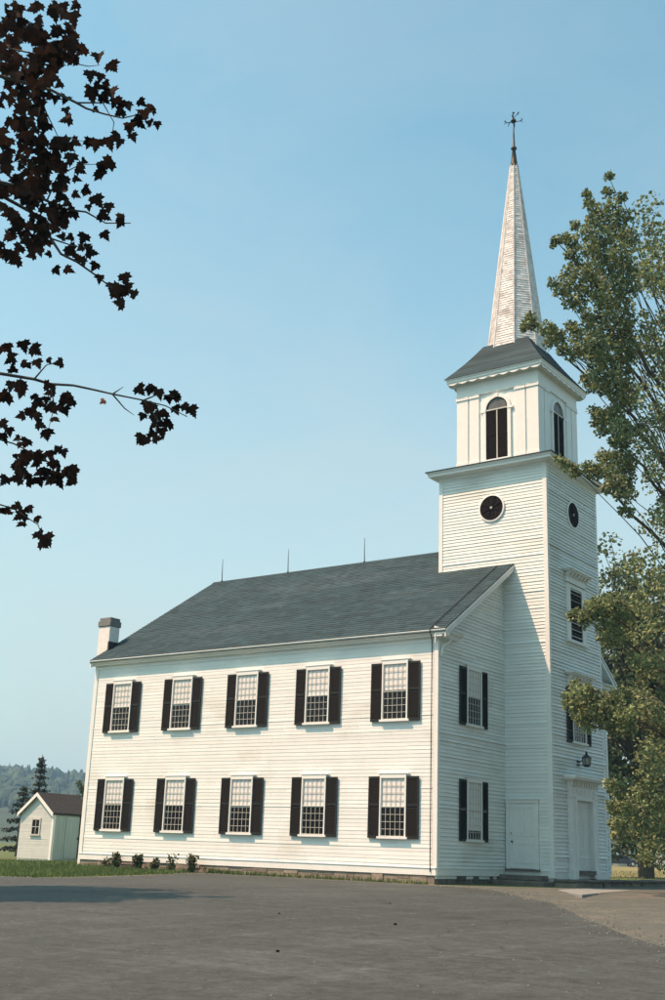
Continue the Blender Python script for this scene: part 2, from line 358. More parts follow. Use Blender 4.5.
# main roof
x0, x1 = -L_-OVB, OV
mb = MB(); th = .11
nc = 44
for sgn in (0, 1):                       # shingle courses: small steps along each slope
    for i in range(nc):
        ya = -E_+(W/2+E_)*i/nc; yb = -E_+(W/2+E_)*(i+1)/nc; za = ZE+SL*(ya+E_); zb = ZE+SL*(yb+E_)
        lip = .012
        x = x0; lip = .02
        while x < x1-.01:
            xe = min(x1, x+rnd.uniform(.22, .42)); xe = x1 if x1-xe < .1 else xe; lp = lip*rnd.uniform(.6, 1.3)
            pa = [(x, ya, za+lp), (xe, ya, za+lp), (xe, yb, zb), (x, yb, zb)]; pb = [(x, ya, za-.01), (xe, ya, za-.01), (xe, ya, za+lp), (x, ya, za+lp)]
            if sgn: pa, pb = [[(p, W-q, k) for p, q, k in z_][::-1] for z_ in (pa, pb)]
            mb.mesh(pa+pb[:2], [(0, 1, 2, 3), (4, 5, 1, 0)] if not sgn else [(0, 1, 2, 3)]); x = xe
prof = [(-E_, ZE-.012), (W/2, RZ-.012), (W+E_, ZE-.012), (W+E_, ZE-th), (W/2, RZ-th), (-E_, ZE-th)]
mb.prism([(x0+.002, y, z) for y, z in prof], (x1-x0-.004, 0, 0))
roof = mb.build('roof', ROOF, church)
MB().prism([(x0, W/2-.12, RZ-.06), (x0, W/2, RZ+.035), (x0, W/2+.12, RZ-.06)], (XB-x0, 0, 0)).build('ridge_cap', ROOF, roof)
# eave cornice along long sides: box gutter profile, swept along x
def eave(sy):
    y = lambda v: v if sy < 0 else W-v
    pr = [(-.03, 7.60), (-.16, 7.60), (-.17, 7.66), (-.25, 7.69), (-.27, 7.70), (-E_-.02, ZE-.04), (-E_-.02, ZE-.004-.012), (-.03, ZE-th+.05)]
    m = MB(); m.prism([(x0+.01, y(a), b) for a, b in pr], (x1-x0-.02, 0, 0)); return m
eave(-1).build('eave_cornice', TRIM, roof); eave(1).build('eave_cornice', TRIM, roof)
# frieze board under the eave
MB().box(-L_+.12, -.12, -.03, 0, 7.45, 7.6).build('frieze_board', TRIM, long_wall)
# rake boards front and rear, both slopes
def rake(x, xo, dep, name='rake_board', par=roof):
    m = MB()
    for s in (0, 1):
        pts = [(-E_+.02, ZE-th-.002), (W/2, RZ-th-.002), (W/2, RZ-th-dep), (-E_+.02, ZE-th-dep)]
        if s: pts = [(W-a, b) for a, b in pts]
        m.prism([(x, a, b) for a, b in pts], (xo, 0, 0))
    return m.build(name, TRIM, par)
rake(OV-.06, .045, .17); rake(.036, .03, .36, 'rake_frieze', gable_wall); rake(.07, OV-.14, .05, 'rake_soffit'); rake(x0+.01, .05, .2)
for s in (0, 1):
    pts = [(-E_+.01, ZE-th-.004), (-E_+.01, ZE-.030), (W/2, RZ-.030), (W/2, RZ-th-.004)]
    if s: pts = [(W-a, b) for a, b in pts]
    MB().prism([(OV+.001, a, b) for a, b in pts], (.018, 0, 0)).build('rake_fascia', TRIM, roof)
# cornice return on the front gable (both corners)
for s in (0, 1):
    Y = lambda v: v if not s else W-v
    m = MB(); m.prism([(.0, Y(-.26), 7.58), (.30, Y(-.26), 7.58), (.31, Y(-.26), 7.66), (.40, Y(-.26), 7.70), (OV-.02, Y(-.26), ZE-.1), (OV-.02, Y(-.26), ZE-.05), (0, Y(-.26), ZE-.05)], (0, (1.2 if not s else -1.2), 0))
    m.prism([(.0, Y(-.26), ZE-.048), (OV+.0, Y(-.26), ZE-.048), (0, Y(-.26), ZE+.12)], (0, (1.24 if not s else -1.24), 0))
    m.build('cornice_return', TRIM, roof)
# downspout elbow at the corner
m = MB(); m.tube([(.30, .32, 7.58), (.29, .30, 7.46), (.12, .12, 7.30), (.10, .10, 7.10), (.10, .08, 6.95)], .045, 8)
m.build('downspout', TRIM, roof, smooth=True)
# lightning conductor over the roof and down the wall
m = MB(); m.tube([(-.18, 4.6, ZE+SL*(4.6+E_)+.05), (-.15, 2, ZE+SL*(2+E_)+.05), (-.12, -.25, ZE+.09), (-.12, -.36, ZE-.02), (-.19, -.07, 7.5), (-.2, -.06, 4), (-.2, -.06, .1)], .017, 5)
m.build('lightning_cable', IRON, roof)
for x in (-15.94, -12.01, -7.84):
    m = MB(); m.tube([(x, W/2, RZ), (x-.02, W/2, RZ+.6), (x-.03, W/2, RZ+1.12)], [.022, .016, .008], 6)
    m.lathe([(.05, 0), (.05, .03), (.02, .06)], (x, W/2, RZ+.02), 8)
    m.build('lightning_rod', IRON, roof)
# chimney on the rear wall
m = MB(); m.box(-17.03, -16.345, .56, 1.12, -.6, 9.42); ch = m.build('chimney', CHIM, church, bevel=.02)
m = MB(); m.box(-17.07, -16.305, .52, 1.16, 9.421, 9.66); m.box(-17.03, -16.345, .56, 1.12, 9.661, 9.80); m.build('chimney_cap', BRICK, ch, bevel=.02)
m = MB(); m.box(-16.344, -16.25, .50, 1.2, 8.2, 8.75); m.build('flashing', IRON, ch)

# ------------------------------------------------------------------ tower
ZT = 14.98
mb = MB(); siding(mb, (0, YT0, 0), (1, 0, 0), (0, -1, 0), Z0, ZT, lambda z: (0 if z < 10.9 else XB, D), seed=11, lip=.019)
tower = mb.build('tower', WHITE, church)
mb = MB(); siding(mb, (D, 0, 0), (0, 1, 0), (1, 0, 0), Z0, ZT, lambda z: (YT0, YT1), seed=12, lip=.045); mb.build('tower_front', WHITE, tower)
mb = MB(); siding(mb, (0, YT1, 0), (1, 0, 0), (0, 1, 0), Z0, ZT, lambda z: (0 if z < 10.9 else XB, D), seed=13); mb.build('tower_side', WHITE, tower)
mb = MB(); siding(mb, (XB, 0, 0), (0, 1, 0), (-1, 0, 0), 10.8, ZT, lambda z: (YT0, YT1), seed=14); mb.build('tower_back', WHITE, tower)
m = MB(); m.box(.021, D-.02, YT0+.02, YT1-.02, -.1, 10.9); m.box(XB+.02, D-.021, YT0+.021, YT1-.021, 10.8, ZT-.05); m.build('tower_core', TRIM, tower)
corner(D, YT0, 1, -1, 0, ZT, tower, .13); corner(D, YT1, 1, 1, 0, ZT, tower, .13)
corner(XB, YT0, -1, -1, 10.9, ZT, tower, .13); corner(XB, YT1, -1, 1, 10.9, ZT, tower, .13)
baseboard((.036, YT0, 0), (D-.131, YT0, 0), (0, -1, 0), -.02).build('base_board', TRIM, tower)
baseboard((D, YT0+.131, 0), (D, YT1-.131, 0), (1, 0, 0), -.02).build('base_board', TRIM, tower)
def ring(m, hx, z0, z1, hx2=None):           # square slab/frustum round the tower axis
    hx2 = hx if hx2 is None else hx2
    m.mesh([(CX+sx*h, CY+sy*h, z) for h, z in ((hx, z0), (hx2, z1)) for sx, sy in ((-1, -1), (1, -1), (1, 1), (-1, 1))],
           [(3, 2, 1, 0), (4, 5, 6, 7), (0, 1, 5, 4), (1, 2, 6, 5), (2, 3, 7, 6), (3, 0, 4, 7)])
    return m
H = T/2
m = MB(); ring(m, H+.045, 14.80, 14.90); ring(m, H+.10, 14.90, 14.95, H+.22); ring(m, H+.36, 14.952, 15.03); ring(m, H+.37, 15.032, 15.12, H+.42)
m.build('tower_cornice', TRIM, tower)
m = MB(); ring(m, H+.45, 15.122, 15.16); ring(m, H+.44, 15.161, 15.32, 1.9); m.build('tower_cornice_roof', ROOF, tower)

# ------------------------------------------------------------------ belfry
BH = 1.752; BZ0, BZ1 = 15.32, 19.05
m = MB(); ring(m, BH, BZ0-.2, BZ1); belfry = m.build('belfry', TRIM, church)
def belf(fn, name, material, par=belfry, faces=(0, 1, 2, 3), **k):      # builds a part of one face, repeated on 4 faces; local frame x along, -y out
    for q in faces:
        mm = fn(); mm.xf(Matrix.Translation((CX, CY, 0)) @ Matrix.Rotation(q*math.pi/2, 4, 'Z') @ Matrix.Translation((0, -BH, 0))); mm.build(name, material, par, **k)
for a, b in ((-1.752, -1.30), (-1.235, -.80), (.80, 1.235), (1.30, 1.752)):
    def pil(a=a, b=b):
        mm = MB(); t = .05
        aa, bb = (a+(-t if abs(a) > 1.7 and a < 0 else 0), b)
        mm.box(aa, bb, -t, -.001, BZ0+.3, 18.28); mm.box(aa-(.025 if a < -1.7 else .02), bb+(.02 if b < 1.7 else 0), -t-.025, -.001, BZ0+.02, BZ0+.299); mm.box(aa-(.035 if a < -1.7 else .02), bb+(.02 if b < 1.7 else 0), -t-.035, -.001, 18.281, 18.38); return mm
    belf(pil, 'pilaster', TRIM)
m = MB(); ring(m, BH+.07, 18.40, 18.50); ring(m, BH+.055, 18.501, 18.93); ring(m, BH+.09, 18.931, 18.99)
ring(m, BH+.11, 18.991, 19.04, BH+.20); ring(m, BH+.36, 19.041, 19.13); ring(m, BH+.37, 19.131, 19.20, BH+.41)
m.build('belfry_cornice', TRIM, belfry)
def scallop():
    mm = MB(); n = 9; w_ = 4.14; pts = [(w_/2, 19.039), (-w_/2, 19.039)]
    for k in range(n):
        for q in range(7):
            t = q/6; pts.append((-w_/2+w_*(k+t)/n, 18.99-.075*math.sin(math.pi*t)))
    mm.prism([(x, -.335, z) for x, z in pts], (0, .03, 0)); return mm
belf(scallop, 'scalloped_board', TRIM)
def arc(r, z, n=14, a0=0, a1=math.pi): return [(r*math.cos(a0+(a1-a0)*i/n), z+r*math.sin(a0+(a1-a0)*i/n)) for i in range(n+1)]
WZ0, WZS, WR = 15.55, 17.66, .475
def opening():
    mm = MB(); pts = [(WR, WZ0), *arc(WR, WZS), (-WR, WZ0)]
    mm.face([(x, -.012, z) for x, z in pts][::-1]); return mm
def surround():
    mm = MB(); o = [(WR+.14, WZ0), *arc(WR+.14, WZS), (-WR-.14, WZ0)]; i = [(WR, WZ0), *arc(WR, WZS), (-WR, WZ0)]
    for k in range(len(o)-1):
        mm.mesh([(o[k][0], -.075, o[k][1]), (o[k+1][0], -.075, o[k+1][1]), (i[k+1][0], -.075, i[k+1][1]), (i[k][0], -.075, i[k][1]),
                 (o[k][0], -.0, o[k][1]), (o[k+1][0], 0, o[k+1][1]), (i[k+1][0], 0, i[k+1][1]), (i[k][0], 0, i[k][1])],
                [(0, 3, 2, 1), (0, 1, 5, 4), (2, 3, 7, 6)])
    mm.box(-.07, .07, -.10, -.002, WZS+WR+.0, WZS+WR+.17)
    for s in (-1, 1): mm.box(s*(WR+.0), s*(WR+.24), -.09, -.003, WZS-.1, WZS+.0)
    mm.box(-WR-.16, WR+.16, -.11, -.002, WZ0-.1, WZ0); return mm
def louv():
    mm = MB()
    for s in (-1, 1):
        xa, xb = sorted((s*.035, s*(WR-.01)))
        mm.box(xa, xa+.04, -.045, -.014, WZ0, WZS-.05); mm.box(xb-.04, xb, -.045, -.014, WZ0, WZS-.05)
        mm.box(xa, xb, -.045, -.014, WZ0+1.0, WZ0+1.06)
        z = WZ0+.02
        while z < WZS-.08:
            mm.mesh([(xa+.04, -.045, z), (xb-.04, -.045, z), (xb-.04, -.015, z+.06), (xa+.04, -.015, z+.06)], [(0, 1, 2, 3)]); z += .075
    return mm
def mullion():
    mm = MB(); mm.box(-.022, .022, -.05, -.013, WZ0, WZS-.03); mm.box(-WR, WR, -.06, -.013, WZS-.05, WZS); return mm
for q in range(4):
    X = Matrix.Translation((CX, CY, 0)) @ Matrix.Rotation(q*math.pi/2, 4, 'Z') @ Matrix.Translation((0, -BH, 0))
    wo = opening().xf(X).build('arched_window', DARK, belfry)
    o = surround().xf(X).build('frame', TRIM, belfry); o.name = 'window_surround'
    louv().xf(X).build('louvred_shutters', DARK, belfry); mullion().xf(X).build('mullion', SASH, belfry)
    mm = MB(); pts = arc(WR-.06, WZS+.02)
    mm.face([(x, -.02, z) for x, z in pts][::-1]); mm.xf(X).build('fanlight_pane', FAN, belfry)
# belfry roof and spire
SPZ = 20.72; RB = 1.20
m = MB(); nn = 14
for i in range(nn):
    t0, t1 = i/nn, (i+1)/nn; f = lambda t: 2.18-(2.18-1.0)*t-.05*math.sin(math.pi*t)
    ring(m, f(t0)+(.012), 19.205+(SPZ+.14-19.205)*t0, 19.205+(SPZ+.14-19.205)*t1, f(t1))
belfry_roof = m.build('belfry_roof', ROOF, belfry)
m = MB(); zt = 29.68; n = 82; z = SPZ-.25
rr = lambda z: 1.17-(z-20.88)*.1152
o8 = R(22.5); r2 = random.Random(8)
for i in range(n):
    za = z+(zt-z)*i/n; zb = z+(zt-z)*(i+1)/n; ra, rb = rr(za)+.017, rr(zb)+.003
    for j in range(8):
        a0, a1 = o8+j*math.pi/4, o8+(j+1)*math.pi/4
        def P(r, a, t, zz, b):
            return (CX+r*(math.cos(a)*(1-t)+math.cos(b)*t), CY+r*(math.sin(a)*(1-t)+math.sin(b)*t), zz)
        kk = max(2, int(ra*5)); ts = [0]+sorted(min(.97, max(.03, (q+r2.uniform(.25, .75))/kk)) for q in range(kk))+[1]
        for ta, tb in zip(ts[:-1], ts[1:]):
            e = r2.uniform(0, .012)
            A, B, Cc, Dd = P(ra+e, a0, ta, za, a1), P(ra+e, a0, tb, za, a1), P(rb, a0, tb, zb, a1), P(rb, a0, ta, zb, a1)
            A0, B0 = P(ra-.03, a0, ta, za, a1), P(ra-.03, a0, tb, za, a1)
            m.mesh([A, B, Cc, Dd, A0, B0], [(0, 1, 2, 3), (4, 5, 1, 0)])
spire = m.build('spire', SPIRE, church)
m = MB()
for j in range(8):
    a = o8+j*math.pi/4; m.tube([(CX+(rr(zz)+.012)*math.cos(a), CY+(rr(zz)+.012)*math.sin(a), zz) for zz in (SPZ-.1, 25, zt)], [.035, .03, .02], 5)
m.build('hip_trim', SPIRE, spire)
m = MB(); m.lathe([(.175, 29.6), (.165, 29.72), (.125, 29.95), (.07, 30.46), (.12, 30.5), (.135, 30.55), (.11, 30.6), (.06, 30.65), (.04, 31.2), (.024, 31.55), (.01, 31.75)], (CX, CY, 0), 16)
m.build('spire_cap', COPPER, spire, smooth=True)
m = MB(); zv = 31.93
m.tube([(CX, CY, 31.6), (CX, CY, 32.30)], .014, 6); m.lathe([(.0, -.13), (.1, -.06), (.13, 0), (.1, .07), (0, .13)], (CX, CY, zv+.02), 10)
m.lathe([(.0, -.07), (.06, 0), (0, .07)], (CX, CY, 32.37), 8)
for a in range(4):
    q = a*math.pi/2+R(20); d = Vector((math.cos(q), math.sin(q), 0)); c = Vector((CX, CY, zv-.03))
    m.tube([c, c+d*.18, c+d*.31+Vector((0, 0, .02)), c+d*.39+Vector((0, 0, .10)), c+d*.33+Vector((0, 0, .16))], [.013, .013, .02, .028, .015], 6)
    m.tube([c+d*.31+Vector((0, 0, .02)), c+d*.42+Vector((0, 0, -.05))], [.022, .008], 5)
vane = m.build('weathervane', IRON, spire)
d = Vector((.82, -.55, 0)).normalized(); c = Vector((CX, CY, zv+.16)); m = MB()
m.tube([c-d*.42, c+d*.42], .014, 5)
sdv = d.cross(Vector((0, 0, 1)))*.01
m.prism([c-d*.5+Vector((0, 0, .1))-sdv, c-d*.3-sdv, c-d*.5-Vector((0, 0, .1))-sdv, c-d*.42-sdv], sdv*2)
m.prism([c+d*.36+Vector((0, 0, .07))-sdv, c+d*.52-sdv, c+d*.36-Vector((0, 0, .07))-sdv], sdv*2); m.build('vane_arrow', IRON, spire)

# ------------------------------------------------------------------ windows
def slat_shutter(wd, h):
    m = MB(); t = .035; st = .05
    m.box(0, st, -t, 0, 0, h); m.box(wd-st, wd, -t, 0, 0, h)
    for a, b in ((0, .085), (h*.515, h*.515+.075), (h-.075, h)): m.box(st, wd-st, -t, 0, a, b)
    for a, b in ((.09, h*.51), (h*.515+.08, h-.08)):
        z = a
        while z < b-.02:
            m.mesh([(st, -t+.004, z), (wd-st, -t+.004, z), (wd-st, -.006, z+.045), (st, -.006, z+.045)], [(0, 1, 2, 3)]); z += .043
    m.box(st, wd-st, -.004, 0, .08, h-.07)
    m.dark = list(range(5*6, len(m.f)))
    return m
def make_window(kind='blind', wd=1.03, h=1.98, shutters=True, blind=.5, cap=True):
    """local frame: x along the wall (centre 0), -y outwards, z up from the sill; shutters span the whole height"""
    m = MB(); y = -.03
    m.box(-wd/2, wd/2, y, -.002, .04, h); win = m.build('window', GLASS)
    f = MB(); c = .045
    for s in (-1, 1): f.box(s*(wd/2-c), s*wd/2, -.085, -.001, .06, h-.06)
    f.box(-wd/2, wd/2, -.087, -.001, h-.06, h+.08)
    if cap: f.box(-wd/2-.10, wd/2+.10, -.105, -.001, h+.081, h+.108)
    f.build('frame', TRIM, win)
    MB().box(-wd/2-.07, wd/2+.07, -.115, -.001, -.01, .058).build('sill', TRIM, win)
    ix = wd/2-c; zm = .06+(h-.12)*.5
    for (a, b, yy) in ((.062, zm, -.05), (zm, h-.062, -.062)):
        s = MB(); r = .024
        s.box(-ix, -ix+r, yy-.012, y-.001, a, b); s.box(ix-r, ix, yy-.012, y-.001, a, b); s.box(-ix+r, ix-r, yy-.012, y-.001, a, a+r); s.box(-ix+r, ix-r, yy-.012, y-.001, b-r*.8, b)
        for k in range(1, 5):
            x = -ix+2*ix*k/5; s.box(x-.0065, x+.0065, yy-.008, yy+.008, a+r, b-r*.8)
        for k in range(1, 4):
            z = a+(b-a)*k/4; s.box(-ix+r, ix-r, yy-.0065, yy+.0065, z-.007, z+.007)
        s.build('sash', SASH, win)
    if blind:
        zb = h-.062-(h-.124)*blind
        MB().box(-ix+.002, ix-.002, y-.004, y-.0005, zb, h-.065).build('roller_blind', BLIND, win)
    if shutters:
        sw = .46
        for s in (-1, 1):
            m = slat_shutter(sw, h); m.xf(Matrix.Translation(((wd/2+.004) if s > 0 else (-wd/2-sw-.004), -.022, 0)))
            m.build('shutter', SHUTF, win, second=(SHUT, m.dark))
    return win
proto = make_window()
variants = [proto, make_window(blind=.47), make_window(blind=.53), make_window(blind=.50)]; used = set()
proto2 = make_window(blind=.84)              # lower gable window, blind drawn almost to the sill
def place(win, x, y, z, rz):
    win.location = (x, y, z); win.rotation_euler = (0, 0, rz); bpy.context.view_layer.update()
    win.parent = church; win.matrix_parent_inverse = world_of(church).inverted(); return win
ZW1, ZW2 = 2.077-.99, 5.859-.99
first = True
for k in range(5):
    for z in (ZW1, ZW2):
        vi = ((0, 1), (3, 0), (2, 3), (0, 2), (1, 3))[k][0 if z == ZW1 else 1]; wdw = variants[vi] if vi not in used else copy_tree(variants[vi]); used.add(vi)
        place(wdw, -1.628-k*3.246, -.02, z, 0)
for yy in (2.353, W-2.353):
    place(copy_tree(proto), .02, yy, ZW2, R(90))
place(proto2, .02, 2.353, ZW1, R(90)); place(copy_tree(proto2), .02, W-2.353, ZW1, R(90))
# tower front windows
wt = make_window(blind=.0, wd=1.14); 
def hood(z, hw=1.02):
    m = MB(); X = D
    m.box(X+.0, X+.10, CY-hw+.16, CY+hw-.16, z-.36, z-.02); m.box(X, X+.30, CY-hw, CY+hw, z, z+.05); m.box(X, X+.36, CY-hw-.05, CY+hw+.05, z+.051, z+.10)
    m.box(X, X+.14, CY-hw+.12, CY+hw-.12, z-.40, z-.361)
    for k in range(7):
        y = CY-hw+.18+(2*hw-.36)*k/6; m.prism([(X+.101, y-.05, z-.001), (X+.27, y-.05, z-.001), (X+.22, y-.05, z-.10), (X+.101, y-.05, z-.2)], (0, .1, 0))
    return m
place(wt, D+.02, CY, 4.66, R(90))
hood(7.10).build('window_hood', TRIM, tower)
m = MB(); m.box(D+.003, D+.035, CY-.53, CY+.53, 8.43, 10.42); bw = m.build('window', DARK, church)
m = MB()
for s in (-1, 1): m.box(D+.002, D+.09, CY+s*.52, CY+s*.84, 8.43, 10.55)
m.box(D+.002, D+.09, CY-.52, CY+.52, 10.42, 10.55); m.build('frame', TRIM, bw)
m = MB(); m.box(D+.002, D+.16, CY-.9, CY+.9, 8.33, 8.428); m.build('sill', TRIM, bw)
m = MB()
z = 8.46
while z < 10.38:
    m.mesh([(D+.075, CY-.515, z), (D+.075, CY+.515, z), (D+.037, CY+.515, z+.06), (D+.037, CY-.515, z+.06)], [(0, 1, 2, 3)]); z += .085
m.build('louvres', DARK, bw)
hood(10.98).build('window_hood', TRIM, tower)
# round windows
def round_window():
    m = MB(); k = 32; c = [(math.cos(2*math.pi*i/k), math.sin(2*math.pi*i/k)) for i in range(k)]
    m.face([(x*.5, -.03, z*.5) for x, z in c]); ow = m.build('round_window', DARK)
    f = MB()
    for i in range(k):
        a, b = c[i], c[(i+1) % k]
        f.mesh([(p[0]*r, yy, p[1]*r) for r, yy in ((.49, -.031), (.49, -.055), (.55, -.045), (.55, -.0)) for p in (a, b)], [(0, 1, 3, 2), (2, 3, 5, 4), (4, 5, 7, 6)])
    f.build('frame', TRIM, ow)
    s = MB()
    for i in range(8):
        q = i*math.pi/4+.39; s.tube([(0, -.045, 0), (.49*math.cos(q), -.045, .49*math.sin(q))], .01, 4)
    s.build('spokes', DARK, ow)
    b = MB(); b.lathe([(0.06, 0), (.055, .03), (0.0, .045)], (0, 0, 0), 12); b.xf(Matrix.Translation((0, -.04, 0)) @ Matrix.Rotation(R(90), 4, 'X')); b.build('boss', LAMPG, ow)
    return ow
rw = round_window(); place(rw, CX+.02, YT0-.02, 13.39, 0); place(copy_tree(rw), D+.02, CY, 13.37, R(90))

# ------------------------------------------------------------------ doors
def panel_door(name, x0_, x1_, z0, z1, panels, y=-.03):
    m = MB(); m.box(x0_, x1_, y, -.002, z0, z1); 
    for a, b, c, d in panels:
        for q in ((a, b, c, c+.02), (a, b, d-.02, d), (a, a+.02, c, d), (b-.02, b, c, d)): m.box(q[0], q[1], y-.014, y, q[2], q[3])
    return m
TL = Matrix.Translation((0, YT0-.02, 0))
m = panel_door('side_door', .19, 1.19, .28, 2.46, [(.30, .64, 1.35, 2.32), (.74, 1.08, 1.35, 2.32), (.30, .64, .45, 1.1), (.74, 1.08, .45, 1.1)]); side_door = m.xf(TL).build('side_door', TRIM, church)
m = MB(); m.box(.07, .19, -.07, 0, .2, 2.461); m.box(1.19, 1.31, -.07, 0, .2, 2.461); m.box(.05, 1.33, -.08, 0, 2.462, 2.58); m.box(.03, 1.35, -.12, 0, 2.581, 2.61); m.xf(TL).build('door_frame', TRIM, side_door)
m = MB(); m.box(.05, 1.35, -.14, 0, .20, .262); m.xf(TL).build('threshold', DSTONE, side_door)
m = MB(); m.tube([(.30, -.03, 1.16), (.30, -.07, 1.16)], .015, 8); m.lathe([(.0, -.04), (.035, -.02), (.035, .02), (0, .04)], (.30, -.085, 1.16), 10); m.box(.23, .26, -.04, -.031, 1.42, 1.47); m.xf(TL).build('handle', KNOB, side_door)
# front portal (local frame x along +Y, -y out)
FR = Matrix.Translation((D+.02, CY, 0)) @ Matrix.Rotation(R(90), 4, 'Z')
m = MB()
for s in (-1, 1):
    pn = [(s*.12 if s > 0 else -.58, .58 if s > 0 else -.12, a, b) for a, b in ((.45, .95), (1.05, 1.55), (1.65, 2.45))]
    q = panel_door('front_door', .012 if s > 0 else -.68, .68 if s > 0 else -.012, .27, 2.6, pn); m.mesh(q.v, q.f)
front_door = m.xf(FR).build('front_door', TRIM, church)
m = MB()
for s in (-1, 1):
    m.box(s*.682, s*.80, -.20, 0, .0, 2.66); m.box(s*.80, s*1.13, -.17, 0, .30, 2.74); m.box(s*.79, s*1.15, -.22, 0, -.02, .299)
    m.box(s*.78, s*1.16, -.20, 0, 2.741, 2.82)
m.box(-.80, .80, -.20, 0, 2.661, 2.74); m.box(-.78, .78, -.15, 0, 2.741, 2.82)
m.xf(FR).build('door_frame', TRIM, front_door)
m = MB(); m.box(-1.14, 1.14, -.16, 0, 2.821, 3.28); m.box(-1.2, 1.2, -.25, 0, 3.281, 3.34); m.box(-1.42, 1.42, -.46, 0, 3.341, 3.40); m.box(-1.46, 1.46, -.50, 0, 3.401, 3.49)
for k in range(11):
    x = -1.08+2.16*k/10; m.prism([(x-.055, -.161, 3.279), (x-.055, -.235, 3.279), (x-.055, -.215, 3.14), (x-.055, -.161, 3.10)], (.11, 0, 0))
for k in range(6):
    x = -.9+1.8*k/5; m.lathe([(.0, 0), (.09, .0), (.05, .03), (0, .04)], (0, 0, 0), 8) if False else m.box(x-.1, x+.1, -.19, -.161, 2.90, 3.04)
m.xf(FR).build('portal_entablature', TRIM, front_door)
MB().box(-.68, .68, -.24, 0, .13, .265).xf(FR).build('threshold', DSTONE, front_door)

# wall lantern
LM = Matrix.Translation((0, -.12, -.14)) @ FR @ Matrix.Translation((0, 0, 4.2)) @ Matrix.Scale(.82, 4) @ Matrix.Translation((0, 0, -4.2))
lan = thing('wall_lantern', 'black iron lantern on a bracket above the front door of the tower', 'lantern', (D+.02, CY, 4.1))
m = MB(); m.box(-.12, .12, -.03, 0, 3.98, 4.3); m.tube([(0, -.03, 4.12), (0, -.2, 4.22), (0, -.30, 4.20), (0, -.38, 4.14), (0, -.42, 4.16)], .022, 6); m.tube([(0, -.03, 4.02), (0, -.2, 4.0), (0, -.3, 4.1), (0, -.2, 4.2)], .016, 6); m.xf(LM).build('bracket', IRON, lan)
m = MB(); cx_, cy_ = 0, -.42
m.lathe([(.10, 3.93), (.17, 4.0), (.17, 4.03)], (cx_, cy_, 0), 6); m.lathe([(.21, 4.32), (.2, 4.36), (.08, 4.45), (.05, 4.5), (.05, 4.56), (.02, 4.62)], (cx_, cy_, 0), 6)
for j in range(6):
    q = j*math.pi/3; m.tube([(cx_+.16*math.cos(q), cy_+.16*math.sin(q), 4.02), (cx_+.19*math.cos(q), cy_+.19*math.sin(q), 4.33)], .016, 4)
m.xf(LM).build('lantern_body', IRON, lan)
m = MB(); m.lathe([(.145, 4.031), (.175, 4.319)], (cx_, cy_, 0), 6); m.xf(LM).build('lantern_glass', LAMPG, lan)

# ------------------------------------------------------------------ steps, ledge and slabs
def slabmesh(poly, z0, z1, r, jit=.02):
    m = MB(); m.prism([(x+r.uniform(-jit, jit), y+r.uniform(-jit, jit), z0) for x, y in poly], (0, 0, z1-z0)); return m
r3 = random.Random(21)
o = slabmesh([(-.25, YT0-.06), (-.25, YT0-.55), (1.62, YT0-.55), (1.62, YT0-.06)], -.10, .07, r3).build('stone_step', DSTONE, None, bevel=.02)
tag(o, 'dark stone step directly under the white side door', 'step')
o = slabmesh([(-.75, YT0-.07), (-.75, YT0-.95), (1.9, YT0-.95), (1.9, YT0-.07)], -.42, -.104, r3).build('stone_step', DSTONE, None, bevel=.03)
tag(o, 'long low stone step below the side door step, at the ground', 'step')
led = thing('stone_ledge', 'rough stone ledge with shade-darkened cap along the foot of the tower front', 'ledge', (2.3, CY, -.4))
m = MB(); y = YT0-.2
while y < 13.2:
    l = r3.uniform(.7, 1.5); m.box(D+.07, 2.75+r3.uniform(-.05, .05), y, y+l-.012, -.10, -.03+r3.uniform(-.012, .012)); y += l
m.build('cap_stones', DSTONE, led, bevel=.015)
m = MB(); y = YT0-.15
while y < 13.1:
    l = r3.uniform(.35, .9); m.box(D+.07, 2.66+r3.uniform(-.04, .05), y, y+l-.02, -.45, -.102); y += l
m.build('riser_stones', STONE, led, bevel=.02)
for i, (pp, lab) in enumerate(([[(558, 889.6), (582, 894.6), (599, 893.0), (578, 888.6)], 'pale concrete slab on the gravel, left of the slab joint before the tower'],
                               [[(600, 892.9), (640, 889.3), (618, 886.3), (579.5, 888.4)], 'pale concrete slab on the gravel, reaching right past the tower corner'])):
    pts = [atz(a, b, -.25) for a, b in pp]
    o = MB().prism([(p.x, p.y, -.42) for p in pts], (0, 0, .17)).build('paving_slab', SLAB, None, bevel=.01); tag(o, lab, 'slab', 'paving slabs before the tower')

# ------------------------------------------------------------------ shed
sh0 = at(49.6, 860.4, 53); zg = gz(sh0.y)
shed = thing('shed', 'small white shed with dark gable roof and shade-coloured plank side on the lawn', 'shed', (sh0.x, sh0.y, sh0.z))
sx, sy, sz = sh0
SWd, SLn, SH, SR = 2.3, 2.3, 2.08, .86           # width (-x), length (+y), eave height, roof rise
m = MB(); siding(m, (sx, sy, sz), (1, 0, 0), (0, -1, 0), .05, SH+SR-.08, lambda z: (-SWd, 0) if z < SH else ((-SWd/2-(SWd/2)*(1-(z-SH)/SR), -SWd/2+(SWd/2)*(1-(z-SH)/SR))), seed=31, expo=.11)
m.build('wall', SHEDW, shed)
MB().prism([(sx-SWd+.01, sy+.01, sz-.3), (sx-.01, sy+.01, sz-.3), (sx-.01, sy+.01, sz+SH), (sx-SWd/2, sy+.01, sz+SH+SR-.06), (sx-SWd+.01, sy+.01, sz+SH)], (0, SLn-.02, 0)).build('wall', SHEDW, shed)
m = MB(); y = 0
while y < SLn-.05:
    l = min(r3.uniform(.22, .34), SLn-y); m.box(sx-.005, sx+.02+r3.uniform(0, .012), sy+y+.006, sy+y+l-.006, sz+.05, sz+SH); y += l
m.build('plank_wall', SHEDP, shed)
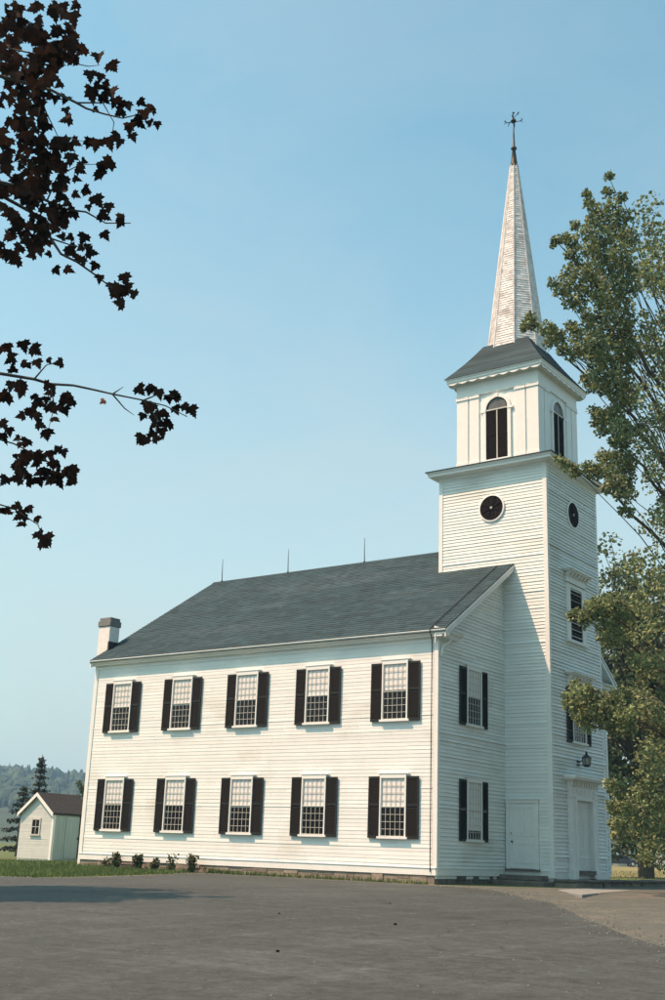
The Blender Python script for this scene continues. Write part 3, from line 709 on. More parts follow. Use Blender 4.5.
m = MB(); m.box(sx+.033, sx+.055, sy+.75, sy+1.55, sz+.12, sz+1.95)
dr = m.build('door', SHEDP, shed)
m = MB(); m.box(sx+.034, sx+.06, sy+1.56, sy+1.63, sz+.1, sz+2.0); m.box(sx+.06, sx+.09, sy+1.48, sy+1.54, sz+.95, sz+1.05); m.build('latch', IRON, dr)
m = MB(); m.box(sx-.09, sx+.04, sy-.035, sy, sz, sz+SH); m.box(sx+.0, sx+.04, sy, sy+.09, sz, sz+SH); m.build('corner_board', TRIM, shed)
m = MB(); ro = .09; ry0, ry1 = sy-.14, sy+SLn+.14; sl = SR/(SWd/2)
prf = [(sx+ro, sz+SH-ro*sl), (sx-SWd/2, sz+SH+SR), (sx-SWd-ro, sz+SH-ro*sl)]
m.prism([(x, ry0, z+.09) for x, z in prf]+[(x, ry0, z) for x, z in prf[::-1]], (0, ry1-ry0, 0)); srf = m.build('roof', SHEDR, shed)
m = MB()
for s in (0, 1):
    a, b = prf[2*s], prf[1]; m.prism([(a[0], ry0-.03, a[1]-.1), (a[0], ry0-.03, a[1]+.07), (b[0], ry0-.03, b[1]+.07), (b[0], ry0-.03, b[1]-.1)], (0, .028, 0))
m.build('rake_board', TRIM, srf)
m = MB(); wx = sx-SWd/2; m.box(wx-.24, wx+.24, sy-.03, sy-.001, sz+1.15, sz+1.78); swn = m.build('window', GLASS, shed)
m = MB(); m.box(wx-.31, wx-.24, sy-.05, sy, sz+1.12, sz+1.84); m.box(wx+.24, wx+.31, sy-.05, sy, sz+1.12, sz+1.84); m.box(wx-.31, wx+.31, sy-.051, sy, sz+1.781, sz+1.85); m.box(wx-.36, wx+.36, sy-.09, sy, sz+1.07, sz+1.12)
m.box(wx-.012, wx+.012, sy-.042, sy-.031, sz+1.15, sz+1.78); m.box(wx-.24, wx+.24, sy-.043, sy-.031, sz+1.45, sz+1.475); m.build('frame', SASH, swn)

# ------------------------------------------------------------------ leaves and trees
def rvec(r):
    while True:
        v = Vector((r.uniform(-1, 1), r.uniform(-1, 1), r.uniform(-1, 1)))
        if .05 < v.length < 1: return v
def add_leaf(m, p, s, r, droop=.3):
    d = rvec(r).normalized(); d.z -= droop; d.normalize()
    n = rvec(r); n.z += .6; a = d.cross(n)
    if a.length < .05: a = d.cross(Vector((1, 0, 0)))
    a.normalize(); up = a.cross(d)*.12*s
    q = p+d*s
    i = len(m.v); m.v += [tuple(p), tuple(p+d*s*.5+a*s*.36-up), tuple(q), tuple(p+d*s*.5-a*s*.36-up)]; m.f += [(i, i+1, i+2), (i, i+2, i+3)]
def clump(m, c, rad, n, s, r, flat=.7):
    for _ in range(n):
        v = rvec(r); v.z *= flat
        add_leaf(m, c+v*rad, s*r.uniform(.65, 1.25), r)
def limb(m, a, b, r0, r1, r, sag=.15, k=6):
    a = Vector(a); b = Vector(b); pts = []
    d = (b-a).length
    for i in range(k+1):
        t = i/k; p = a.lerp(b, t); p.z += math.sin(math.pi*t)*d*sag
        p += rvec(r)*d*.02*(1 if 0 < i < k else 0); pts.append(p)
    m.tube(pts, [r0+(r1-r0)*(i/k)**.8 for i in range(k+1)], 5); return pts

# --- tall leafy tree at the right, its boughs reach in front of the tower
CL = [(609,177,4),(608,192,6),(587,194,4),(589,202,5),(596,210,8),(612,206,8),(622,197,5),(621,215,9),(605,219,10),(592,220,7),(586,232,7),(599,236,11),(616,232,11),(627,238,11),
(565,238,6),(557,240,5),(552.5,244,3),(575,225,4),(572,239,7),(574,248,6),(570,254,5),(589,247,10),(605,250,12),(621,254,12),(596,261,11),(576,263,7),(610,268,12),(627,268,12),(592,272,9),(580,275,8),(567,272,7),
(554,283,6),(561,290,7),(570,284,8),(583,290,10),(598,286,11),(614,286,12),(626,286,12),(569,301,7),(580,304,8),(589,315,7),(601,297,10),(608,304,9),(623,303,11),(605,315,9),(624,319,11),(590,328,9),(606,330,10),(623,333,11),
(570,326,5),(576,328,6),(531,317,5),(527,324,5),(524,328,3),(534,326,4),(547,328,7),(552,333,7),(560,336,7),(550,342,6),(556,337,7),(564,349,7),(574,352,9),(586,349,10),(596,340,10),(576,336,7),(594,354,10),(604,347,11),(616,340,11),(627,349,11),
(596,366,9),(610,364,11),(623,362,11),(586,378,6),(591,386,6),(601,386,8),(598,377,8),(613,379,10),(625,377,10),(614,390,9),(627,391,10),(618,401,8),(628,403,9),(594,410,5),(599,415,7),(606,415,8),(616,413,8),(596,422,5),(602,430,6),(609,425,8),(620,427,9),(628,430,9),(618,439,7),(623,444,6),(614,442,5),
(603,456,7),(611,459,9),(621,457,10),(628,461,10),(587,466,6),(594,471,8),(604,469,9),(613,473,9),(625,471,10),(558,459,4),(563,462,5),(570,467,6),(576,471,6),(609,486,7),(616,483,9),(626,483,9),(618,493,6),(628,494,9),(622,510,3),(628,511,5),
(571,616,5),(577,612,5),(584,617,6),(591,613,8),(590,606,6),(585,621,6),(595,605,8),(601,610,10),(607,602,9),(615,602,10),(607,614,10),(618,612,11),(625,610,11),(603,623,9),(613,624,11),(622,623,11),(603,635,7),(607,642,6),(615,637,10),(625,635,10),
(568,696,6),(576,686,7),(578,694,8),(571,704,8),(579,704,9),(587,692,8),(589,702,9),(594,696,8),(579,712,9),(586,710,9),(595,709,9),(602,699,8),(602,708,9),(589,720,8),(583,720,7),(598,720,9),(588,727,5),(608,704,9),(608,714,9),(615,700,9),(622,694,9),(625,704,10),(616,710,10),(627,714,10),(620,720,9),(610,721,8),(614,728,8),(626,728,9),
(610,784,6),(618,788,8),(626,786,9),(620,806,8),(629,806,9),(613,822,5),(621,822,8),(629,822,8),(614,834,4),(622,834,5),(630,836,6),(612,806,6)]
rt = random.Random(5)
tr0 = at(722, 868, 34); tr0.z = gz(tr0.y)
tree = thing('tall_tree', 'tall leafy tree at the right edge, its boughs reaching across the tower', 'tree', tr0)
tk = MB(); cr = MB()
top = Vector((tr0.x-.6, tr0.y+.2, 21.5))
trunk = [tr0-Vector((0, 0, .2)), tr0+Vector((.05, 0, 1)), tr0+Vector((-.1, .1, 5)), tr0+Vector((-.25, .05, 10)), tr0+Vector((-.5, .1, 15)), top]
tk.tube(trunk, [.62, .45, .38, .30, .19, .03], 10)
def on_trunk(z):
    for a, b in zip(trunk[:-1], trunk[1:]):
        if a.z <= z <= b.z: return a.lerp(b, (z-a.z)/(b.z-a.z))
    return trunk[-1]
for (px, py, rp) in CL:
    c = at(px, py, 34+rt.uniform(-1.6, 1.6)); rad = rp*34/FPX
    clump(cr, c, rad*1.12, int(40+rp*rp*1.9), .120, rt, .95)
    if rt.random() < .3:
        zz = max(3.5, c.z-(.25+.35*rt.random())*(c-on_trunk(c.z)).length-.6); limb(tk, on_trunk(zz), c, .028, .009, rt, .06)
for px, py in ((565, 352), (590, 412), (560, 462), (525, 325), (573, 615), (570, 700), (555, 285), (557, 242)):
    c = at(px, py, 34); zz = max(3.5, c.z-.35*(c-on_trunk(c.z)).length-.5); limb(tk, on_trunk(zz), c, .085, .014, rt, .05, 8)
# the rest of the crown, outside the picture
for _ in range(230):
    z = rt.uniform(3.5, 20.5); rr_ = (1-abs((z-10)/12.5)**2)*4.8+.4; a = rt.uniform(0, 2*math.pi); q = rr_*math.sqrt(rt.random())
    c = on_trunk(z)+Vector((math.cos(a)*q, math.sin(a)*q, 0))
    d = c-CAM; px = 332.5+FPX*d.dot(RT)/d.dot(FWD)
    if px < 634: continue
    clump(cr, c, .6, 90, .15, rt, .8); limb(tk, on_trunk(max(3, z-.4*q-.3)), c, .04, .01, rt, .05)
for _ in range(170):
    px = rt.uniform(634, 700); py = rt.uniform(150, 850)
    if _ < 30: px, py = rt.uniform(636, 690), rt.uniform(770, 862)
    if py < 185+abs(px-660)*.4 or 500 < py < 545 and px < 650: continue
    clump(cr, at(px, py, 34+rt.uniform(-2.2, 2.2)), rt.uniform(.3, .55), 100, .12, rt, .85)
tk.build('trunk', BARK, tree); cr.build('crown', LEAF, tree)

# --- trees behind the church on the right
def leafy_tree(label, base, h, rx, cb, seed, n, ls, material, group, name='broadleaf_tree', dens=70):
    r = random.Random(seed); base = Vector(base); t = thing(name, label, 'tree', base, group)
    k = MB(); c = MB(); topp = base+Vector((0, 0, h))
    k.tube([base-Vector((0, 0, .2)), base+Vector((0, 0, h*.3)), base+Vector((.2, 0, h*.7)), topp-Vector((0, 0, .5))], [h*.026, h*.02, h*.011, .03], 8)
    zc = (cb+h)/2; hz = (h-cb)/2
    for _ in range(n):
        v = rvec(r).normalized()*r.random()**.4; bump = 1+.28*noise.noise(v*2.3+Vector((seed, 0, 0)))
        p = base+Vector((v.x*rx*bump, v.y*rx*bump, zc+v.z*hz*bump)); rad = rx*.16*r.uniform(.6, 1.4)
        clump(c, p, rad, int(dens*r.uniform(.6, 1.3)), ls, r, .7)
        if r.random() < .35: limb(k, base+Vector((0, 0, max(cb*.6, (p.z-base.z)*.6))), p, h*.006, .015, r, .04)
    k.build('trunk', BARK, t); c.build('crown', material, t); return t
GB = 'trees behind the church'
bt = at(646, 866, 62); bt.z = gz(bt.y)
leafy_tree('broad green tree behind the church, right of the tower', bt, 18.2, 4.7, 1.0, 41, 520, .27, LEAF2, GB)
bt2 = at(690, 866, 74); bt2.z = gz(bt2.y)
leafy_tree('green tree standing farther behind, right of the broad tree by the tower', bt2, 15, 5, 1.5, 42, 220, .30, LEAF2, GB)
# --- shade tree out of frame at the left: throws the shadow that lies on the asphalt
for i, (x_, y_, h_, r_) in enumerate(((17, 7, 13, 4.5), (15, 17, 14, 5))):  # both trees stand out of view, added to darken the church front
    leafy_tree(('unseen tree added outside the right edge to shade the church front', 'second unseen tree added outside the right edge to shade the church front')[i], (x_, y_, gz(y_)), h_, r_, 2.5, 50+i, 110, .34, LEAF2, 'unseen trees added to shade the church front', 'shading_tree', 50)
def px_of(p):
    d = Vector(p)-CAM; return 332.5+FPX*d.dot(RT)/d.dot(FWD), 500-FPX*d.dot(UP)/d.dot(FWD)
st = Vector((-7.9, -19.4, gz(-19.4)))
leafy_tree('leafy shade tree beyond the left edge whose shadow lies on the asphalt', st, 15.0, 3.3, 8.6, 43, 300, .26, LEAF2, None, 'shade_tree', 60)

# --- maple hanging into the upper left corner
PTS1 = [(185,75),(245,100),(295,130),(215,165),(250,170),(275,190),(245,205),(280,225),(210,215),(222,238),(235,285),(265,245),(300,260),(325,268),(320,295),(350,270),(400,260),(430,280),(405,295),(390,330),(425,330),(455,340),(125,250),(130,290),(128,318),(75,240),(60,232),(30,270),(25,300),(45,335),(58,348),(205,400),(235,410),(165,402),(130,412),(85,410),(45,410),(305,378),(320,405),(285,405),(355,358),(368,385),(195,470),(180,500),(170,530),(255,485),(250,508),(275,480),(145,460),(90,450),(60,455),(100,480),(35,470),(50,500),(25,510),(200,580),(225,605),(242,612),(210,635),(265,665),(280,635),(320,692),(325,675),(145,655),(130,620),(165,590),(95,560),(60,570),(30,600),(50,640),(85,670),(120,690),(140,740),(110,740),(90,715),(30,720),(40,745),(30,780),(65,800),(270,735),(190,745),(205,770),(220,795),(180,780),(150,790),(175,815),(190,830),(230,845),(95,860),(140,858),(250,890),(340,890),(350,905),(290,920),(310,935),(335,930),(305,945),(365,940),(320,975)]
PTS2 = [(70,115),(105,122),(30,125),(20,75),(70,205),(75,230),(60,260),(80,290),(95,330),(35,270),(20,250),(130,260),(150,270),(115,290),(130,300),(40,350),(60,385),(25,320),(100,440),(125,455),(75,460),(35,460),(30,480),(80,490),(95,500),(60,530),(100,530),(140,530),(155,530),(150,560),(110,560),(70,560),(30,530),(35,560),(25,700),(40,760),(50,790),(65,775),(408,222),(440,225),(480,237),(525,245),(545,250),(580,285),(600,300),(540,295),(430,280),(415,320),(450,290),(470,320),(490,310),(505,345),(460,350),(450,380),(470,400),(490,380),(420,405),(440,300),(480,345),(455,330)]
BR = [[(-160,150),(20,200),(75,215),(165,260),(200,280),(265,300),(330,315),(440,290)],[(-200,520),(-40,560),(60,610),(120,640),(200,650),(270,690),(360,690)],[(-160,560),(20,660),(75,745),(110,800),(170,830),(240,880),(290,920),(350,920)],[(-100,60),(60,95),(160,120),(210,130),(250,125)],[(20,200),(60,300),(100,380),(230,405)],[(165,260),(260,260),(300,330),(290,400)],[(60,610),(100,520),(180,480),(265,480)],[(75,745),(150,770),(210,780)]]
BR2 = [[(-300,120),(-120,160),(15,182),(75,200),(160,205),(240,222),(305,237),(420,260),(500,280),(580,320)],[(305,237),(345,210)],[(305,237),(350,290),(385,315)],[(75,200),(90,280),(70,360)],[(15,182),(60,130),(100,118)],[(-200,380),(-60,420),(40,470),(90,500),(140,540)],[(-200,620),(-60,660),(30,720),(55,790)],[(420,260),(470,330),(460,400)],[(420,260),(480,235),(540,250)]]
OUT = [(0,0),(.10,.02),(.22,-.06),(.30,.04),(.48,.06),(.40,.20),(.52,.40),(.34,.40),(.22,.44),(.26,.58),(.14,.62),(.16,.74),(.07,.80),(0,1.0)]
OUT = OUT+[(-x, y) for x, y in OUT[-2:0:-1]]
def maple_leaf(m, p, s, r, face):
    n = (face+rvec(r)*.75).normalized(); d = Vector((r.uniform(-.8, .8), r.uniform(-.8, .8), -1+r.uniform(-.2, 1.0)))
    d = (d-n*d.dot(n)).normalized(); a = d.cross(n)
    c = r.uniform(-.25, .42); s *= r.uniform(.75, 1.3); i = len(m.v)
    pts = [p+(a*x+d*(y-.4))*s+n*s*c*(abs(x)**1.3*2) for x, y in OUT]
    ce = p+d*(.05)*s; m.v += [tuple(ce)]+[tuple(q) for q in pts]
    k = len(pts)
    for j in range(k): m.f.append((i, i+1+j, i+1+(j+1) % k))
rm = random.Random(17); tw = MB(); lv = MB()
mt0 = at(-420, 990, 8.8); mt0.z = gz(mt0.y)
maple = thing('maple_tree', 'dark leaved maple hanging its twigs into the upper left corner', 'tree', mt0)
face = (CAM-at(60, 150, 9.5)).normalized()
def dep(px, py): return 9.5+.7*noise.noise(Vector((px*.012, py*.012, 3)))
def z1(q): return (30+q[0]/3.572, 30+q[1]/3.572)
def z2(q): return (30+q[0]/3.694, 330+q[1]/3.694)
for zf, P_ in ((z1, PTS1), (z2, PTS2)):
    for q in P_:
        px, py = zf(q); p = at(px, py, dep(px, py)+rm.uniform(-.15, .15)); maple_leaf(lv, p, .105*rm.uniform(.8, 1.2), rm, face)
        if rm.random() < .25: maple_leaf(lv, p+rvec(rm)*.05, .10*rm.uniform(.8, 1.2), rm, face)
dense = [(-90,160,-90,20,40),(-110,20,10,200,46),(-110,10,200,380,26),(-110,10,380,700,60),(-110,10,700,830,22),(10,165,10,130,52),(10,110,100,210,26),(0,60,220,380,12),(0,110,380,520,20),(0,130,440,690,44),(0,70,690,800,16)]
for x0_, x1_, y0_, y1_, n in dense:
    for _ in range(n):
        px, py = z1((rm.uniform(x0_, x1_), rm.uniform(y0_, y1_))); maple_leaf(lv, at(px, py, dep(px, py)+rm.uniform(-.35, .35)), .10*rm.uniform(.8, 1.2), rm, face)
for x0_, x1_, y0_, y1_, n in ((-110,0,60,150,8),(-110,15,200,340,11),(-110,20,420,570,12),(-110,0,640,760,8),(-110,-10,340,420,5)):
    for _ in range(n):
        px, py = z2((rm.uniform(x0_, x1_), rm.uniform(y0_, y1_))); maple_leaf(lv, at(px, py, dep(px, py)+rm.uniform(-.3, .3)), .10*rm.uniform(.8, 1.2), rm, face)
trunk = [mt0-Vector((0, 0, .2)), mt0+Vector((.02, 0, 1.5)), mt0+Vector((-.1, .1, 4)), mt0+Vector((0, .1, 7)), mt0+Vector((.1, .2, 10.5))]
tw.tube(trunk, [.34, .25, .2, .14, .04], 9)
for zf, B in ((z1, BR), (z2, BR2)):
    for b in B:
        pts = []
        for q in b:
            px, py = zf(q); pts.append(at(px, py, dep(px, py)))
        n = len(pts); r0 = .016 if n > 5 else .008
        tw.tube(pts, [r0*(1-.75*i/(n-1)) for i in range(n)], 5)
        if n > 4 and b[0][0] < 0:
            limb(tw, on_trunk(min(max(1.6, pts[0].z-.8), 9.5)), pts[0], .045, .016, rm, .04)
for _ in range(170):                               # rest of its crown, left of the frame
    z = rm.uniform(2.6, 10.6); q = (1-((z-6.3)/4.8)**2)*2.9*math.sqrt(rm.random())+.1; a = rm.uniform(0, 6.283)
    c = on_trunk(z+mt0.z+.3)+Vector((math.cos(a)*q, math.sin(a)*q, 0)); px, py = px_of(c)
    if px > -5 and py > -60: continue
    hh_ = c.z+.85; sx_, sy_ = px_of(c+Vector((SA*hh_/SB, hh_/SB, -hh_)))
    if sy_ < 1030 and -60 < sx_ < 720: continue
    limb(tw, on_trunk(max(1.5, c.z-.4*q-.2)), c, .025, .006, rm, .04, 4)
    for _ in range(16): maple_leaf(lv, c+rvec(rm)*.42, .12*rm.uniform(.8, 1.2), rm, face)
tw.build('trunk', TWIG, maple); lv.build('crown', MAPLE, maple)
m = MB(); px, py = z2((268, 265)); maple_leaf(m, at(px, py, 9.5), .075, rm, face); o = m.build('withered_leaf', MAPLER, maple); o['label'] = 'small withered reddish leaf'

# --- spruce behind the shed
def spruce(base, h, rad, seed, label):
    r = random.Random(seed); t = thing('spruce_tree', label, 'tree', base); k = MB(); c = MB()
    k.tube([base-Vector((0, 0, .2)), base+Vector((0, 0, h*.5)), base+Vector((0, 0, h))], [.14, .08, .012], 7)
    z = .5
    while z < h-.1:
        f = 1-z/h; L = rad*f**.8*r.uniform(.75, 1.15)+.06; n = 7 if f > .3 else 5; off = r.uniform(0, 6.28)
        for j in range(n):
            a = off+j*2*math.pi/n+r.uniform(-.3, .3); l = L*r.uniform(.7, 1.15); d = Vector((math.cos(a), math.sin(a), 0))
            p0 = base+Vector((0, 0, z)); p1 = p0+d*l+Vector((0, 0, -.12*l+.18*l*(1 if f < .4 else 0)))
            k.tube([p0, p1], [.02, .006], 4)
            for q in range(int(10+l*38)):
                tt = r.uniform(.12, 1.02); p = p0.lerp(p1, tt)+rvec(r)*.07
                add_leaf(c, p+Vector((0, 0, -.02)), .16*r.uniform(.7, 1.2), r, .1)
        z += .46*(.5+f*.8)
    k.build('trunk', BARK, t); c.build('crown', NEEDLE, t)
sp = at(42.5, 755, 60); sp.z = gz(sp.y)
spruce(sp, (at(43, 754.5, 60).z-sp.z), 1.0, 3, 'slender dark spruce rising behind the small shed')
sp2 = at(24, 790, 66); sp2.z = gz(sp2.y)
spruce(sp2, 3.9, 1.2, 4, 'lower dark spruce left of the slender one, beyond the shed')
db = at(83, 860, 75); db.z = gz(db.y)
leafy_tree('dark bushy tree glimpsed between shed roof and church corner', db, 5.9, 1.1, 1.2, 44, 40, .2, LEAF2, None, 'small_tree', 50)

# --- weeds along the foundation
rw_ = random.Random(9)
for i, (px, hh, n, lab) in enumerate(((117, .50, 110, 'low rounded weed at the foundation, second clump from the left end'), (104, .30, 60, 'smallest weed at the foundation, near the left church corner'), (137, .52, 110, 'dark bushy weed under the space right of the first window'), (154, .36, 80, 'short weed tuft at the foundation between two taller plants'), (172, .62, 50, 'thin spindly weed with bare stalks below the second window'), (192, .66, 90, 'tallest dark weed, at the right end of the grass strip'), (208, .18, 24, 'tiny weed on the edge of the asphalt, right of the tallest weed'))):
    p = atz(px, 868, gz(-.4)); d = (p-CAM); tt = (-.42-CAM.y)/d.y; p = CAM+d*tt; p = Vector((p.x, -.42-.1*rw_.random(), gz(-.4)))
    t = thing('weed', lab, 'plant', p, 'weeds along the foundation'); st_ = MB(); lf = MB()
    for _ in range(max(3, n//7)):
        q = p+Vector((rw_.uniform(-.25, .25), rw_.uniform(-.1, .1), hh*rw_.uniform(.7, 1.15))); st_.tube([p+Vector((rw_.uniform(-.1, .1), 0, -.03)), p.lerp(q, .6)+Vector((rw_.uniform(-.05, .05), 0, 0)), q], [.009, .007, .004], 4)
        for _ in range(n//4):
            u = rw_.uniform(.1, 1); add_leaf(lf, p.lerp(q, u)+rvec(rw_)*.09, .12*rw_.uniform(.7, 1.2), rw_, 0)
    st_.build('stalks', WEED, t); lf.build('leaves', WEED, t)
# --- grass blades on the lawns
gm = MB(); rg = random.Random(23)
def blade(x, y, h):
    z = gz(y); a = rg.uniform(0, 6.28); d = Vector((math.cos(a), math.sin(a), 0)); p = Vector((x, y, z)); w_ = d*.012; q = p+Vector((rg.uniform(-.5, .5)*h, rg.uniform(-.5, .5)*h, h))
    gm.face([p-w_*1.4, p+w_*1.4, q])
n = 0
while n < 26000:
    x = rg.uniform(-24, -8.6); y = rg.uniform(-9, -.1) if x > -17 else rg.uniform(-11, 12)
    lim = -9.1 if y < -.75 else -8.6
    if x > (-9.05 if y < -2.6 else -9.05-.35*(y+2.6)): continue
    if y < -8.4-.2*(-9-x): continue
    blade(x, y, rg.uniform(.05, .13)*(1.7 if y > -.5 and x > -17 else 1)); n += 1
for _ in range(1500):                      # thin fringe at the foot of the wall
    x = -9.2+rg.random()**1.8*9; blade(x, rg.uniform(-.42, -.12), rg.uniform(.05, .2))
for _ in range(9000):
    d = rg.random()**1.5; x = rg.uniform(-18, 6); y = rg.uniform(16, 80)
    blade(x, y, rg.uniform(.05, .12))
stuff(gm.build('grass', GRASSB))
rp_ = random.Random(61); gv = MB()
def pebble(x, y, r):
    z = gz(y)+.008; a = rp_.uniform(0, 6.28); k = 5; top = (x+rp_.uniform(-.3, .3)*r, y+rp_.uniform(-.3, .3)*r, z+r*rp_.uniform(.5, .9))
    vs = [(x+math.cos(a+6.283*i/k)*r*rp_.uniform(.7, 1.2), y+math.sin(a+6.283*i/k)*r*rp_.uniform(.7, 1.2), z) for i in range(k)]+[top]
    gv.mesh(vs, [(i, (i+1) % k, k) for i in range(k)])
for _ in range(2600):                       # thinly over the asphalt
    x = rp_.uniform(-9, 18); y = rp_.uniform(-26, -1); pebble(x, y, rp_.uniform(.006, .018))
for _ in range(2600):                       # thicker along its edge and the foot of the wall
    a, b = rp_.choice(list(zip(lot[:-1], lot[1:]))); t = rp_.random(); x = a[0]+(b[0]-a[0])*t+rp_.gauss(.15, .3); y = a[1]+(b[1]-a[1])*t+rp_.gauss(.1, .3)
    if -12 < x < 16: pebble(x, y, rp_.uniform(.008, .026))
stuff(gv.build('loose_gravel', PEB))
# pebbles on the lot
for i, (px, py) in enumerate(((390, 904), (333, 879), (346, 880), (279, 914), (278, 952), (395, 925))):
    p = atz(px, py, gz(-12) if py < 905 else -.6)
    # settle on the sloping lot
    for _ in range(12): p = atz(px, py, gz(p.y)+.008)
    m = MB(); bm = bmesh.new(); bmesh.ops.create_icosphere(bm, subdivisions=2, radius=.020+.006*(i % 3))
    for v in bm.verts: v.co *= 1+.35*noise.noise(v.co*22+Vector((i, 0, 0))); v.co.z *= .6
    me = bpy.data.meshes.new('stone'); bm.to_mesh(me); bm.free(); me.materials.append(DARK)
    o = bpy.data.objects.new('stone', me); COL.objects.link(o); o.location = p+Vector((0, 0, .015))
    tag(o, ('small dark stone on the asphalt below the second window from the right', 'small dark stone lying against the foundation line, left of its neighbour', 'small dark stone near the foundation, right of its neighbour', 'dark stone on the open asphalt below the middle window', 'dark stone nearest the camera, low in the middle of the asphalt', 'small dark stone on the asphalt in line with the rightmost window')[i], 'stone', 'stray stones on the asphalt')

# ------------------------------------------------------------------ far house and cars at the right
hp = at(640, 865, 150); hz = gz(hp.y)
hu = Vector((RT0.x, RT0.y, 0)).normalized(); hf = Vector((hu.y, -hu.x, 0))     # along, towards camera
HM = Matrix((hu, -hf, Vector((0, 0, 1)))).transposed().to_4x4(); HM.translation = (hp.x, hp.y, hz)
house = thing('house', 'low pale house with a dark roof far behind the tower at the right', 'house', (hp.x, hp.y, hz))
hx0, hx1 = -4.4, 9
MB().box(hx0, hx1, 0, 8, -.3, 3.4).xf(HM).build('wall', HOUSEW, house)
m = MB(); m.prism([(hx0-.4, -.5, 3.3), (hx0-.4, 4, 5.8), (hx0-.4, 8.5, 3.3), (hx0-.4, 8.5, 3.42), (hx0-.4, 4, 5.95), (hx0-.4, -.5, 3.42)], (hx1-hx0+.8, 0, 0)).xf(HM).build('roof', SHEDR, house)
for x in (-2.85, -1.9, 2.2, 5.5):
    wn = MB().box(x-.24, x+.24, -.05, -.01, 1.05, 2.4).xf(HM).build('window', GLASS, house)
    m = MB(); m.box(x-.17, x+.17, -.06, -.051, 1.1, 2.35).xf(HM).build('pane', BLIND, wn)
    m = MB(); m.box(x-.42, x-.25, -.07, -.011, 1.0, 2.45); m.box(x+.25, x+.42, -.07, -.011, 1.0, 2.45); m.xf(HM).build('shutter', SHUT, wn)
def car(label, x, y, paint):
    p = HM @ Vector((x, y, 0)); p.z = gz(p.y); t = thing('parked_car', label, 'car', p, 'cars parked before the far house')
    CM = HM.copy(); CM.translation = p
    body = [(-2.3, .35), (-2.3, .75), (-2.2, .86), (-1.2, .90), (1.1, .92), (2.2, .84), (2.32, .6), (2.3, .35)]
    m = MB(); m.prism([(a, -.85, b) for a, b in body], (0, 1.7, 0)); m.xf(CM); m.build('body', paint, t, bevel=.06)
    m = MB(); cab = [(-1.6, .9), (-1.1, 1.38), (-.9, 1.43), (.5, 1.43), (.7, 1.38), (1.2, .92)]; m.prism([(a, -.72, b) for a, b in cab], (0, 1.44, 0)); m.xf(CM); rf = m.build('cabin', paint, t, bevel=.04)
    m = MB()
    for yy in (-.725, .721): m.prism([(-1.38, yy, .95), (-1.0, yy, 1.33), (-.3, yy, 1.35), (-.3, yy, .95)], (0, .005, 0)); m.prism([(-.22, yy, .95), (-.22, yy, 1.35), (.5, yy, 1.33), (.98, yy, .96)], (0, .005, 0))
    m.xf(CM); m.build('side_window', GLASS, t)
    for xx in (-1.45, 1.45):
        for yy in (-.8, .8):
            m = MB(); m.lathe([(.2, -.1), (.32, -.09), (.34, 0), (.32, .09), (.2, .1)], (0, 0, 0), 16); m.xf(CM @ Matrix.Translation((xx, yy, .33)) @ Matrix.Rotation(R(90), 4, 'X')); wh = m.build('wheel', RUBBER, t)
            m = MB(); m.lathe([(.19, -.105), (.17, -.12), (.17, .12), (.19, .105)], (0, 0, 0), 12); m.xf(CM @ Matrix.Translation((xx, yy, .33)) @ Matrix.Rotation(R(90), 4, 'X')); m.build('hub_cap', CHROME, wh)
    m = MB(); m.box(-2.4, -2.3, -.8, .8, .38, .5); m.xf(CM); m.build('bumper', CHROME, t); m = MB(); m.box(2.32, 2.42, -.8, .8, .38, .5); m.xf(CM); m.build('bumper', CHROME, t)
    for yy in (-.6, .6):
        m = MB(); m.lathe([(.09, 0), (.08, .04), (0, .05)], (0, 0, 0), 10); m.xf(CM @ Matrix.Translation((2.3, yy, .68)) @ Matrix.Rotation(R(90), 4, 'Y')); m.build('headlight', BLIND, t)
car('dark sedan parked before the far house, partly behind the tower', -3.4, -3.2, CARD)
car('pale sedan parked before the far house, right of the dark one', 1.6, -3.5, CARW)

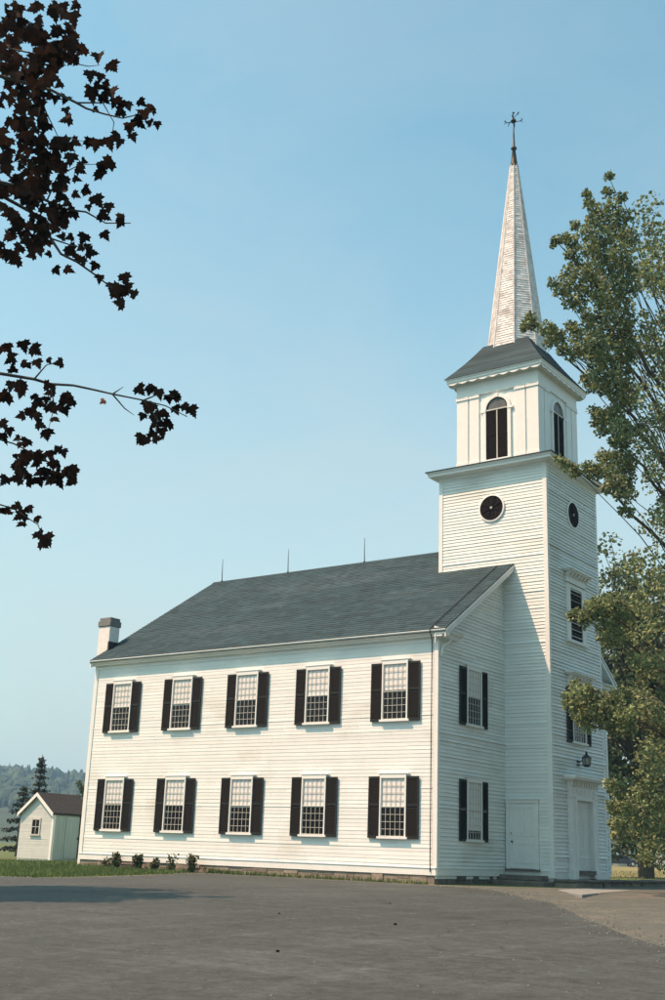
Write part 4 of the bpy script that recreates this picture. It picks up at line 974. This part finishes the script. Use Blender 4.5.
# ------------------------------------------------------------------ hills and their woods
def hill_h(a, r):
    base = 52*math.exp(-((r-900)/330)**2)
    return base*(.72+.35*noise.noise(Vector((a*2.2, r*.001, 5))))-1
bm = bmesh.new(); A0, A1, NA, NR = R(20), R(235), 120, 24; gridv = []
for i in range(NA+1):
    a = A0+(A1-A0)*i/NA; row = []
    for j in range(NR+1):
        r = 380+1100*j/NR; row.append(bm.verts.new((CAM.x+math.cos(a)*r, CAM.y+math.sin(a)*r, hill_h(a, r) if 0 < j < NR else -3)))
    gridv.append(row)
for i in range(NA):
    for j in range(NR): bm.faces.new((gridv[i][j], gridv[i+1][j], gridv[i+1][j+1], gridv[i][j+1]))
me = bpy.data.meshes.new('hills'); bm.normal_update(); bm.to_mesh(me); bm.free(); me.materials.append(WOOD)
for p in me.polygons: p.use_smooth = True
o = bpy.data.objects.new('hills', me); COL.objects.link(o); structure(o)
bm = bmesh.new(); bmesh.ops.create_icosphere(bm, subdivisions=2, radius=1); ico = [v.co.copy() for v in bm.verts]; icof = [tuple(v.index for v in f.verts) for f in bm.faces]; bm.free()
rh = random.Random(77); hm = MB()
for i in range(2600):
    narrow = i < 1500
    a = R(rh.uniform(134, 160)) if narrow else R(rh.uniform(30, 230)); r = rh.uniform(560, 960) if narrow else rh.uniform(600, 960); s = rh.uniform(2.6, 5.2)
    c = Vector((CAM.x+math.cos(a)*r, CAM.y+math.sin(a)*r, hill_h(a, r)+s*.5)); k = Vector((rh.uniform(0, 90), 0, 0)); conif = rh.random() < .25
    vs = []
    for v in ico:
        q = v*s*(1+.45*noise.noise(v*2.2+k)+.25*noise.noise(v*5+k)); q.z *= 1.25
        if conif: q.x *= .5*(1.2-v.z); q.y *= .5*(1.2-v.z); q.z *= 1.3
        vs.append(c+q)
    hm.mesh(vs, icof)
stuff(hm.build('woodland', WOOD))

# ------------------------------------------------------------------ haze
HAZE = True
if HAZE:
    o = MB().box(-1900, 1900, -1900, 1900, -4.5, 75).build('haze', TRIM); o.data.materials.clear()
    hmat = bpy.data.materials.new('haze'); hmat.use_nodes = True; n = hmat.node_tree; n.nodes.remove(n.nodes['Principled BSDF'])
    pv = n.nodes.new('ShaderNodeVolumePrincipled'); pv.inputs['Density'].default_value = .0005; pv.inputs['Color'].default_value = (.36, .68, 1.0, 1)
    n.links.new(pv.outputs[0], n.nodes['Material Output'].inputs['Volume']); o.data.materials.append(hmat); stuff(o)
